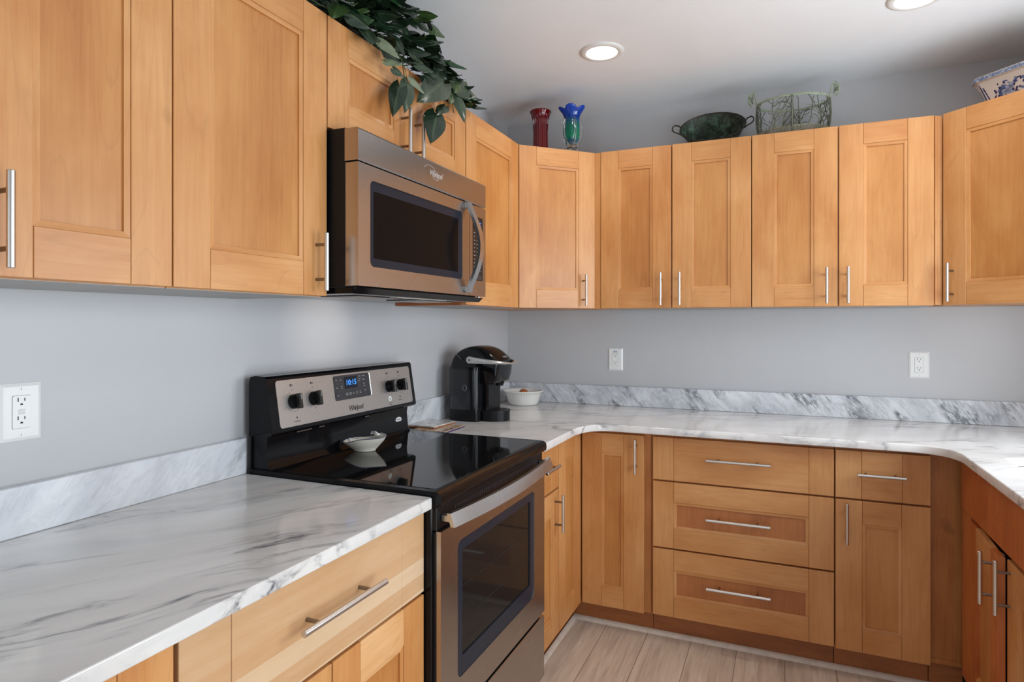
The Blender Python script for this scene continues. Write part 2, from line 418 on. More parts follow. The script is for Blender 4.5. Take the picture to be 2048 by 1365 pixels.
def window(name, axis, fixed, a0, a1, z0, z1, mull):
    b = MB(); t = .045
    def bx(p, q, c, d, o=0.0):
        if axis == 'y': b.box(fixed+.02+o, p, c, fixed+.085-o, q, d, .004)
        else: b.box(p, fixed-.085+o, c, q, fixed-.02-o, d, .004)
    bx(a0, a1, z0, z0+t); bx(a0, a1, z1-t, z1); bx(a0, a0+t, z0, z1); bx(a1-t, a1, z0, z1)
    for k in range(1, mull): m = a0+(a1-a0)*k/mull; bx(m-.02, m+.02, z0, z1, .006)
    bx(a0, a1, (z0+z1)/2-.015, (z0+z1)/2+.015, .006)
    return struct(b.build(name, 'white_p'))
window('window_1', 'y', XR, -1.58, -.74, 1.08, 1.98, 2)
window('window_2', 'y', XR, -5.4, -3.6, .25, 2.2, 2)
window('window_4', 'y', XR, -3.20, -1.95, .08, 2.10, 1)
window('window_3', 'x', YF, .5, 2.3, .1, 2.15, 2)
# pale quarter-round shoe along the toe kicks
def shoe(name, p0, p1, side):
    b = MB(); prof = [(0, 0), (.016, 0), (.0145, .008), (.009, .0145), (0, .017)]
    if abs(p1[1]-p0[1]) < 1e-6: b.prism([(p0[1]+side*q[0], q[1]) for q in prof], 'x', p0[0], p1[0])
    else: b.prism([(p0[0]+side*q[0], q[1]) for q in prof], 'y', p0[1], p1[1])
    struct(b.build(name, 'shoe'))
M['shoe'] = plain('shoe_moulding', S(206, 192, 178), .5, 0, .1, 30)
shoe('trim_1', (.571, -.536), (2.078, -.536), -1)
shoe('trim_2', (.571, -1.16), (.571, -.553), 1)
shoe('trim_3', (2.078, -1.78), (2.078, -.553), -1)

# ------------------------------------------------------------------ cabinets (local frame: x along the front, y into the wall, z up; door faces at y = 0)
TH = .019
def rb(y): return -y-.598
def bar_handle(parent, cx, cz, L, vertical=True, off=.034, r=.0062, post=.30, name='handle'):
    b = MB()
    d = Vector((0, 0, 1)) if vertical else Vector((1, 0, 0))
    c = Vector((cx, -off, cz))
    b.cyl(c-d*L/2, c+d*L/2, r, 20, 0, .0012)
    for s in (-1, 1):
        q = c+d*L*post*s
        b.cyl((q.x, 0.0, q.z), (q.x, -off+r*.4, q.z), .0042, 12, 1)
    return b.build(name, ['metal', 'metal_d'], parent, 40)

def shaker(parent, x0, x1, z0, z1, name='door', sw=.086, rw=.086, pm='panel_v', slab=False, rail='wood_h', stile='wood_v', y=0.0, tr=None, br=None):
    """five-piece front; slots: 0 stile, 1 rail, 2 panel, 3 seam"""
    g = .0018; x0 += g; x1 -= g; z0 += g; z1 -= g; e = .0009; j = .0004
    b = MB(); tr = tr or rw; br = br or rw
    b.box(x0, y, z0, x0+sw-j, y+TH, z1, e, 0); b.box(x1-sw+j, y, z0, x1, y+TH, z1, e, 0)
    if slab:
        b.box(x0+sw+j, y, z0, x1-sw-j, y+TH, z1, e, 1)
    else:
        b.box(x0+sw+j, y, z0, x1-sw-j, y+TH, z0+br, e, 1); b.box(x0+sw+j, y, z1-tr, x1-sw-j, y+TH, z1, e, 1)
        a0, a1, c0, c1 = x0+sw+.0002, x1-sw-.0002, z0+br+.0004, z1-tr-.0004; mw = .0115
        # inner moulding: a stepped lip, mitred
        for lo, mi in (((a0, c0, a0+mw, c0+mw, a0+mw, c1-mw, a0, c1), 0), ((a1, c1, a1-mw, c1-mw, a1-mw, c0+mw, a1, c0), 0),
                       ((a1, c0, a1-mw, c0+mw, a0+mw, c0+mw, a0, c0), 1), ((a0, c1, a0+mw, c1-mw, a1-mw, c1-mw, a1, c1), 1)):
            q = [(lo[i], lo[i+1]) for i in range(0, 8, 2)]
            o_, i1, i2, o2 = q
            def P(p, yy): return (p[0], y+yy, p[1])
            # outer edge 1.8 mm down, inner edge 3.2 mm down, then a drop to the panel
            b.add([P(o_, .0022), P(i1, .0036), P(i2, .0036), P(o2, .0022), P(i1, .0085), P(i2, .0085), P(o_, .0085), P(o2, .0085)],
                  [(0, 1, 2, 3), (1, 4, 5, 2), (0, 3, 7, 6)], mi)
        b.box(a0+.002, y+.0080, c0+.002, a1-.002, y+.014, c1-.002, 0, 2)
    b.box(x0+.004, y+.013, z0+.004, x1-.004, y+TH-.001, z1-.004, 0, 3)
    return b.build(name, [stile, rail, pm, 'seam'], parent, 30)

def cabinet(name, label, cat, loc, rz, W, H, D, fronts, group=None, base=False, side='wood_v', carc=None, hollow=False):
    t = thing(name, label, cat, loc, rz, group)
    b = MB()
    z0 = .0 if not base else .098
    x0, x1 = carc or (.001, W-.001)
    if base:
        if hollow:
            b.box(x0, .0205, z0, x0+.016, D, H); b.box(x1-.016, .0205, z0, x1, D, H); b.box(x0, .0205, z0, x1, D, z0+.016)
            b.box(x0, D-.008, z0, x1, D, H); b.box(x0+.016, .0205, .685, x1-.016, .030, H); b.box(x0+.016, .0205, z0, x1-.016, .03, z0+.03); b.box(x0+.002, .003, z0, rb(-.712), .0204, .690); b.box(rb(-1.12), .0205, z0, rb(-1.08), .03, H)
        else: b.box(x0, .0205, z0, x1, D, H, .0008, 0)
        b.build('body', [side], t)
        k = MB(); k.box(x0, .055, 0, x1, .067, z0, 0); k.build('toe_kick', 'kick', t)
    else:
        # a box whose bottom panel sits a little up inside the sides
        b.box(x0, .0205, z0, x0+.014, D, H, .0006, 0); b.box(x1-.014, .0205, z0, x1, D, H, .0006, 0)
        b.box(x0+.014, .0205, z0, x1-.014, .036, H, .0006, 0)
        b.box(x0+.001, .022, z0-.0012, x1-.001, D-.002, z0+.012, 0, 1); b.box(x0+.014, .036, H-.016, x1-.014, D-.002, H-.002, 0, 1)
        b.box(x0+.014, D-.01, z0, x1-.014, D-.001, H, 0, 1)
        b.build('body', [side, 'carcass'], t)
    for f in fronts:
        f = dict(f); hd = f.pop('handle', None); ang = f.pop('ajar', None); tp = f.pop('kind', 'door')
        d = shaker(t, f.pop('x0'), f.pop('x1'), f.pop('z0'), f.pop('z1'), name=tp, **f)
        if hd: bar_handle(d, *hd[:4], **(hd[4] if len(hd) > 4 else {}))
        if ang:
            px, a = ang
            m = Matrix.Translation((px, TH, 0)) @ Matrix.Rotation(a, 4, 'Z') @ Matrix.Translation((-px, -TH, 0)); d.matrix_local = m
    return t
UB, UT = 1.4228, 2.186; UH = UT-UB; UD = .3223; HZ = .089; HL = .152
def up(x0, x1, hx=None, **k):
    d = dict(x0=x0, x1=x1, z0=0, z1=UH, **k)
    if hx is not None: d['handle'] = (hx, HZ, HL)
    return d
LW = R(90)
# left wall, seen from the foreground to the corner
XU = .3253
cabinet('wall_cabinet', 'maple wall cabinet at the left picture edge, its bar pull partly cut off', 'cabinet', (XU, -3.093, UB), LW, .686, UH, UD,
        [up(0, .343, .343-.035), up(.343, .686, .343+.037)], 'wall cabinets')
cabinet('wall_cabinet', 'single wide-door maple wall cabinet directly left of the microwave', 'cabinet', (XU, -2.407, UB), LW, .465, UH, UD,
        [up(0, .465, .465-.043, sw=.089)], 'wall cabinets')
cabinet('wall_cabinet', 'short two-door maple wall cabinet above the microwave, under the trailing ivy', 'cabinet', (XU, -1.941, 1.880), LW, .800, UT-1.880, UD,
        [dict(x0=0, x1=.402, z0=0, z1=.306, rw=.080, handle=(.402-.046, .085, HL)), dict(x0=.402, x1=.800, z0=0, z1=.306, rw=.080, handle=(.402+.034, .085, HL))], 'wall cabinets')
cabinet('wall_cabinet', 'single-door maple wall cabinet right of the microwave beside the corner', 'cabinet', (XU, -1.140, UB), LW, .528, UH, UD,
        [up(.002, .528, .040)], 'wall cabinets', side='red')
# diagonal corner cabinets: pentagon bodies
def corner_cabinet(label, p0, p1, corner, wallpts, rz, hx):
    W = (Vector(p1)-Vector(p0)).length
    t = thing('corner_wall_cabinet', label, 'cabinet', (p0[0], p0[1], UB), rz)
    inv = Matrix.Rotation(-rz, 4, 'Z')
    loc = [inv @ Vector((x-p0[0], y-p0[1], 0)) for x, y in [p0, p1]+wallpts]
    b = MB(); pts = [(q.x, max(q.y, .0205) if i < 2 else q.y) for i, q in enumerate(loc)]
    b.prism(pts, 'z', .002, UH-.001, 0); b.build('body', ['wood_v'], t)
    d = shaker(t, .0, W-.001, 0, UH, name='door', sw=.088); bar_handle(d, hx if hx > 0 else W+hx, HZ, HL)
    return t
corner_cabinet('maple corner wall cabinet set diagonally under the red and blue vases', (XU, -.6105), (.6105, -.3253), None,
               [(.6105, -.003), (.003, -.003), (.003, -.6105)], R(45), -.068)
corner_cabinet('maple corner wall cabinet set diagonally at the right edge, under the blue and white planter', (2.0345, -.3253), (2.3247, -.6155), None,
               [(2.647, -.6155), (2.647, -.003), (2.0345, -.003)], R(-45), .040)
# back wall
b = MB(); b.box(.6045, -.3215, UB, .6365, -.312, UT-.002, .0008); b.box(.6115, -.3125, UB, .6365, -.002, UT-.002, .0008); tag(b.build('filler_strip', 'wood_v'), 'narrow maple filler strip between the left corner cabinet and its neighbour', 'filler')
b = MB(); b.box(2.0085, -.3165, UB+.003, 2.0365, -.002, UT-.004, .0008); b.box(2.0095, -.322, UB+.003, 2.018, -.3165, UT-.004, .001)
tag(b.build('filler_strip', 'wood_v'), 'narrow maple filler strip beside the right corner cabinet', 'filler')
cabinet('wall_cabinet', 'two-door maple wall cabinet on the back wall below the oval copper tub', 'cabinet', (.637, -XU, UB), 0, .6865, UH, UD,
        [up(0, .3385, .293), up(.3410, .6865, .379)], 'wall cabinets')
cabinet('wall_cabinet', 'two-door maple wall cabinet on the back wall below the wire basket', 'cabinet', (1.324, -XU, UB), 0, .684, UH, UD,
        [up(0, .341, .296, sw=.090), up(.343, .684, .376, sw=.090)], 'wall cabinets')

# ---- base cabinets
BF = .62      # front plane of the left run
BH = .8835
def dr(x0, x1, z0, z1, kind='drawer', **k): return dict(kind=kind, x0=x0, x1=x1, z0=z0, z1=z1, **k)
# near cabinet left of the range (local x = y + 2.630)
cabinet('base_cabinet', 'base cabinet left of the range with a pale wide drawer and long bar pull', 'cabinet', (BF, -2.630, 0), LW, .702, BH, .60,
        [dr(0, .702, .672, .874, slab=True, sw=.098, rail='strip', stile='strip', handle=(.357, .786, .258, False, dict(r=.0066, off=.036, post=.31))),
         dr(0, .351, .100, .668, 'door', sw=.092, rail='pale'), dr(.351, .702, .100, .668, 'door', sw=.090, rail='pale')], 'base cabinets', base=True)
cabinet('base_cabinet', 'base cabinet at the lower left corner, only its drawer front showing under the counter', 'cabinet', (BF, -3.090, 0), LW, .455, BH, .60,
        [dr(0, .455, .672, .874, slab=True, handle=(.20, .786, .16, False)), dr(0, .455, .100, .668, 'door')], 'base cabinets', base=True)
# between range and corner
cabinet('base_cabinet', 'narrow base cabinet between the range and the corner, small drawer over a door', 'cabinet', (BF, -1.155, 0), LW, .260, BH, .60,
        [dr(.0, .262, .690, .877, slab=True, sw=.086, handle=(.105, .795, .150, False)), dr(0, .262, .100, .686, 'door', sw=.075, handle=(.214, .597, .150))], 'base cabinets', base=True)
# corner unit: one carcass, two hinged leaves
t = thing('corner_base_cabinet', 'corner base cabinet with two door leaves meeting at the inside corner', 'cabinet', (.62, -.59, 0))
b = MB(); b.prism([(-.0205, -.303), (-.0205, .0205), (.311, .0205), (.311, .587), (-.617, .587), (-.617, -.303)], 'z', .098, BH, 0); b.build('body', 'frame_wood', t)
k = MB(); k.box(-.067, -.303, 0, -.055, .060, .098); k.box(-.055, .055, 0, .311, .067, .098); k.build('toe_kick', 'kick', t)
d = shaker(t, .003, .283, .098, .868, sw=.089, name='door'); bar_handle(d, .249, .778, .150)
d = shaker(t, .0, .298, .098, .877, sw=.086, name='door'); d.matrix_local = Matrix.Translation((0, -.3015, 0)) @ Matrix.Rotation(LW, 4, 'Z')
# back wall base run
BY = -.590
cabinet('drawer_cabinet', 'wide base cabinet with three stacked drawers on the back wall', 'cabinet', (.932, BY, 0), 0, .7015, BH, .587,
        [dr(.007, .7015, .683, .868, slab=True, sw=.087, handle=(.352, .788, .246, False)),
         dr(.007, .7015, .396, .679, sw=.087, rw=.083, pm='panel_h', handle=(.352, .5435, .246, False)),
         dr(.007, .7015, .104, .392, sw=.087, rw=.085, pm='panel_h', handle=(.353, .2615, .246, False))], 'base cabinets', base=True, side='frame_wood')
cabinet('base_cabinet', 'base cabinet right of the drawer stack, one drawer over one tall narrow-panel door', 'cabinet', (1.634, BY, 0), 0, .314, BH, .587,
        [dr(.0015, .314, .683, .868, slab=True, sw=.088, handle=(.153, .782, .160, False)),
         dr(.0015, .314, .100, .679, 'door', sw=.090, handle=(.040, .593, .155))], 'base cabinets', base=True, side='frame_wood')
b = MB(); b.box(1.949, -.555, .10, 2.055, -.54, BH, .001, 0); b.box(1.949, -.560, .10, 2.055, -.5545, .118, .0006, 0); b.box(1.9495, -.534, 0, 2.055, -.524, .0975, 0, 1)
tag(b.build('corner_filler_panel', ['frame_wood', 'kick']), 'tall recessed maple filler panel in the right inside corner', 'filler')
# sink base along the right wall (local x = -(y) - .60)
RW = R(-90); XF = 2.036
t = cabinet('sink_base_cabinet', 'sink base cabinet with a long false front and one door standing ajar', 'cabinet', (XF, -.598, 0), RW, rb(-1.482), BH, .60,
        [dr(rb(-.600), rb(-1.480), .692, .876, 'false_front', slab=True, sw=.20, rail='red', stile='red'),
         dr(rb(-.722), rb(-1.100), .100, .683, 'door', sw=.086, stile='red', handle=(rb(-1.060), .603, .155), ajar=(rb(-.722), R(-3.2))),
         dr(rb(-1.102), rb(-1.480), .100, .683, 'door', sw=.086, handle=(rb(-1.128), .603, .155))], None, base=True, side='red', hollow=True)
d = [c for c in t.children if c.name.startswith('door')]
for yy in (-.78, -1.06):
    b = MB(); b.box(rb(yy)-.008, TH-.001, .668, rb(yy)+.008, TH+.006, .684, .001); b.build('bumper', 'metal_d', d[0])
cabinet('base_cabinet', 'base cabinet on the right wall nearest the camera, beyond the sink base', 'cabinet', (XF, -1.484, 0), RW, .30, BH, .60,
        [dr(0, .30, .683, .872, slab=True, handle=(.15, .78, .16, False)), dr(0, .30, .100, .679, 'door', handle=(.04, .593, .155))], 'base cabinets', base=True)

# ------------------------------------------------------------------ worktops
def slab(name, outer, holes, z0, z1, m, label):
    cu = bpy.data.curves.new(name, 'CURVE'); cu.dimensions = '2D'; cu.fill_mode = 'BOTH'
    for poly in [outer]+holes:
        sp = cu.splines.new('POLY'); sp.points.add(len(poly)-1); sp.use_cyclic_u = True
        for p, q in zip(sp.points, poly): p.co = (q[0], q[1], 0, 1)
    bv = .0035
    cu.extrude = (z1-z0)/2-bv; cu.bevel_depth = bv; cu.bevel_resolution = 2; cu.offset = -bv
    o = curve_obj(cu, name, m); o.location = (0, 0, (z0+z1)/2)
    o.data.polygons.foreach_set('use_smooth', [True]*len(o.data.polygons)); o.data.set_sharp_from_angle(angle=R(30))
    return tag(o, label, 'countertop')
def arc(c, r, a0, a1, n=10): return [(c[0]+r*cos(R(a0+(a1-a0)*k/n)), c[1]+r*sin(R(a0+(a1-a0)*k/n))) for k in range(n+1)]
def fil(p, a, c, n=8):
    """rounded inside corner: quadratic from a to c with control p"""
    return [((1-t)**2*a[0]+2*t*(1-t)*p[0]+t*t*c[0], (1-t)**2*a[1]+2*t*(1-t)*p[1]+t*t*c[1]) for t in [k/n for k in range(n+1)]]
slab('countertop', [(.002, -3.30), (.6455, -3.30), (.6455, -1.934), (.640, -1.928), (.002, -1.928)], [], .8845, .914, 'marble_l',
     'grey-veined white marble worktop in the left foreground beside the range')
outer = [(.002, -1.160), (.655, -1.160), (.661, -1.154)]+fil((.661, -.6455), (.661, -.83), (.79, -.6455))+fil((2.0, -.6455), (1.86, -.6455), (2.002, -.80))+[(2.002, -1.80), (2.648, -1.80), (2.648, -.002), (.002, -.002)]
sink1 = [(2.112, -.800), (2.29, -.680), (2.46, -.80), (2.42, -1.03), (2.112, -1.030)]
sink2 = [(2.070, -1.115), (2.11, -1.075), (2.44, -1.085), (2.44, -1.46), (2.070, -1.46)]
slab('countertop', outer, [sink1, sink2], .8845, .914, 'marble_c', 'white marble worktop running round the corner and along the back wall to the sink')
def splash(x0, y0, x1, y1, z1, m, label):
    b = MB(); b.box(x0, y0, .9145, x1, y1, z1, .0015); tag(b.build('backsplash', m), label, 'backsplash')
splash(.001, -3.30, .022, -1.929, 1.0175, 'splash_left', 'low marble backsplash strip on the left wall, left of the range')
splash(.001, -1.160, .022, -.0235, 1.0175, 'splash_left', 'low marble backsplash strip behind the coffee maker')
splash(.001, -.0225, 2.649, -.001, 1.0175, 'splash_back', 'long low marble backsplash strip along the back wall')
# white undermount double bowl
b = MB()
for poly, dz in ((sink1, .17), (sink2, .17)):
    n = len(poly); cx_ = sum(p[0] for p in poly)/n; cy_ = sum(p[1] for p in poly)/n
    def sc_(k, z): return [(cx_+(p[0]-cx_)*k, cy_+(p[1]-cy_)*k, z) for p in poly]
    rings = [sc_(1.012, .8835), sc_(1.0, .8835), sc_(.97, .80), sc_(.92, .73), sc_(.80, .715), sc_(.84, .700), sc_(.96, .72), sc_(1.006, .80)]
    vs = [p for r_ in rings for p in r_]; fs = [(i*n+k, i*n+(k+1) % n, (i+1)*n+(k+1) % n, (i+1)*n+k) for i in range(len(rings)-1) for k in range(n)]
    fs += [tuple(range(4*n, 5*n)), tuple(range(5*n, 6*n)), *[(7*n+k, 7*n+(k+1) % n, (k+1) % n, k) for k in range(n)]]
    b.add(vs, fs)
tag(b.build('sink', 'sinkw', smooth=50), 'white undermount double sink at the right edge', 'sink')

# ------------------------------------------------------------------ helpers for things whose parts are modelled in room coordinates
def part(b, name, mats, t, parent=None, smooth=35):
    o = b.build(name, mats, parent or t, smooth)
    if parent is None: o.location = (-t.location.x, -t.location.y, -t.location.z)
    return o
def put(o, t, parent=None):
    o.parent = parent or t
    if parent is None: o.location = (-t.location.x, -t.location.y, -t.location.z)
    return o

# ------------------------------------------------------------------ microwave over the range
def microwave():
    t = thing('microwave', 'stainless steel over-the-range microwave with curved handle and black window', 'microwave', (.20, -1.548, 1.43))
    y0, y1 = -1.933, -1.160; XM = .42
    b = MB(); b.box(.004, y0, 1.447, .378, y1, 1.876, .002); part(b, 'body', 'black_matte', t)
    b = MB(); b.prism([(.03, 1.431), (.395, 1.431), (.412, 1.447), (.03, 1.447)], 'y', y0+.006, y1-.006)
    part(b, 'base_tray', 'black', t)
    b = MB(); b.box(.20, -1.83, 1.4285, .34, -1.60, 1.431, .001); b.box(.20, -1.49, 1.4285, .34, -1.26, 1.431, .001)
    for k in range(9):
        for ya, yb in ((-1.82, -1.61), (-1.48, -1.27)): b.box(.206+k*.015, ya, 1.4275, .210+k*.015, yb, 1.4286, 0, 1)
    part(b, 'filter', ['metal_d', 'metal'], t)
    b = MB(); b.box(.36, -1.70, 1.4292, .388, -1.40, 1.4312, .0008); part(b, 'lamp_cover', 'lamp_glass', t)
    b = MB(); b.prism([(.376, 1.786), (XM-.003, 1.786), (XM, 1.790), (XM, 1.868), (XM-.004, 1.873), (.376, 1.873)], 'y', y0, y1)
    part(b, 'vent_panel', 'steel', t)
    o = text('logo', 'Whirlpool', .026, frame_px(XM+.0004, -1.548+.02, 1.833), 'logo_silver', None, .0005, .25, .86, .85); put(o, t)
    b = MB(); b.tube([(XM+.0008, -1.567+.06*cos(a)*.6, 1.835+.020*sin(a)) for a in [R(20+k*14) for k in range(11)]], .0006, 6)
    b.tube([(XM+.0008, -1.528+.02*cos(a), 1.832-.018*sin(a)) for a in [R(20+k*14) for k in range(11)]], .0006, 6)
    part(b, 'logo_swirl', 'logo_silver', t)
    # door
    ys = -1.292
    b = MB()
    outer = rrect(y0, 1.4515, ys, 1.781, .004, 3); inner = rrect(-1.880, 1.506, -1.346, 1.742, .016, 5)
    def ringface(b, o, i, x, mi=0):
        no, ni = len(o), len(i); assert no
        # resample both rings to matching counts by angle
        def rs(poly, n=64):
            c = (sum(p[0] for p in poly)/len(poly), sum(p[1] for p in poly)/len(poly)); out = []
            P = poly+[poly[0]]; L = [0]
            for a_, b_ in zip(P, P[1:]): L.append(L[-1]+math.hypot(b_[0]-a_[0], b_[1]-a_[1]))
            for k in range(n):
                s_ = L[-1]*k/n; j = max(q for q in range(len(poly)) if L[q] <= s_+1e-9); f = (s_-L[j])/max(1e-9, L[j+1]-L[j])
                out.append((P[j][0]+(P[j+1][0]-P[j][0])*f, P[j][1]+(P[j+1][1]-P[j][1])*f))
            return out
        return rs
    def framed(b, y_0, z_0, y_1, z_1, iy0, iz0, iy1, iz1, r, xb, xf, mi=0, lip=.004, mi2=1, n=6):
        """rectangular plate in the y-z plane, front at xf, with a rounded opening"""
        inn = rrect(iy0, iz0, iy1, iz1, r, n)
        # outer points matched to the inner ring by corner group
        out = []
        cs = [(y_1, z_1), (y_0, z_1), (y_0, z_0), (y_1, z_0)]
        for q in range(4): out += [cs[q]]*(n+1)
        N = len(inn)
        vs = [(xf, *p) for p in out]+[(xf, *p) for p in inn]+[(xf-lip, *p) for p in inn]+[(xb, *p) for p in out]
        fs = []
        for k in range(N):
            k2 = (k+1) % N
            if out[k] == out[k2]: fs.append((k, N+k2, N+k))
            else: fs.append((k, k2, N+k2, N+k)); fs.append((3*N+k, 3*N+k2, k2, k))
        b.add(vs, fs, mi)
        b.add([(xf, *p) for p in inn]+[(xf-lip, *p) for p in inn], [(k, (k+1) % N, N+(k+1) % N, N+k) for k in range(N)], mi2)
    b = MB(); framed(b, y0, 1.4515, ys, 1.781, -1.880, 1.506, -1.346, 1.742, .016, .379, XM, 0, .005, 1)
    d = part(b, 'door', ['steel', 'steel_l'], t, smooth=0)
    b = MB(); b.prism(rrect(-1.8795, 1.5065, -1.3465, 1.7415, .0155), 'x', XM-.012, XM-.0035, 0); part(b, 'window_border', 'navy', t, d)
    b = MB(); b.prism(rrect(-1.860, 1.530, -1.372, 1.715, .003), 'x', XM-.004, XM-.0030, 0); part(b, 'window', 'mw_glass', t, d)
    # bowed handle: thick strip curved outwards
    n = 20; zc_, hz = 1.621, .160
    outp, inp = [], []
    for k in range(n+1):
        u = -1+2*k/n; z = zc_+hz*u; e = .006+.050*(cos(u*pi/2))**1.15 if abs(u) < 1 else .006
        outp.append((XM+e+.009, z)); inp.append((XM+e-.002, z))
    b = MB(); b.prism(outp+inp[::-1], 'y', -1.334, -1.304)
    b.box(XM-.001, -1.331, zc_+hz-.022, XM+.012, -1.307, zc_+hz-.003, .002); b.box(XM-.001, -1.331, zc_-hz+.003, XM+.012, -1.307, zc_-hz+.022, .002)
    part(b, 'handle', 'steel_l', t, d, 50)
    # control column
    b = MB(); framed(b, -1.289, 1.4515, y1, 1.781, -1.268, 1.508, -1.184, 1.742, .006, .379, XM, 0, .003, 1)
    part(b, 'control_column', ['steel', 'steel_l'], t, smooth=0)
    b = MB(); b.prism(rrect(-1.2677, 1.5083, -1.1843, 1.7417, .0055), 'x', XM-.010, XM-.002, 0); cp = part(b, 'control_panel', 'key_black', t)
    b = MB(); b.box(XM-.003, -1.259, 1.697, XM-.0012, -1.193, 1.733, .0005); part(b, 'display', 'display', t, cp)
    o = text('clock_digits', '10:15', .024, frame_px(XM-.0009, -1.226, 1.715), 'blue_led', None, .0002, .12); put(o, t, cp)
    b = MB()
    for r in range(11):
        for c in range(3):
            z = 1.683-r*.0138; y = -1.249+c*.0235; ww = [.006, .003, .0045][(r*7+c*3) % 3]
            b.box(XM-.0022, y-ww, z-.0012, XM-.0016, y+ww, z+.0012)
    part(b, 'key_print', 'print_grey', t, cp)
    b = MB(); b.box(XM-.0022, -1.262, 1.512, XM-.0012, -1.19, 1.530, .0005); part(b, 'start_keys', 'key_grey', t, cp)
    return t
M['lamp_glass'] = plain('lamp_cover_glass', S(200, 196, 186), .3)
M['logo_silver'] = plain('logo_silver', (.80, .78, .76, 1), .3, .6)
M['key_black'] = plain('key_black', S(30, 27, 26), .25)
microwave()
# the cooktop lamp under the microwave, throwing its patch on the wall
l = bpy.data.lights.new('cooktop_lamp', 'SPOT'); l.energy = 2.4; l.color = (1, .88, .80); l.spot_size = R(62); l.spot_blend = 1.0; l.shadow_soft_size = .03
o = bpy.data.objects.new('cooktop_lamp', l); C.objects.link(o); o.location = (.355, -1.55, 1.425)
o.rotation_euler = Vector((-.355, -.03, -.075)).to_track_quat('-Z', 'Y').to_euler()

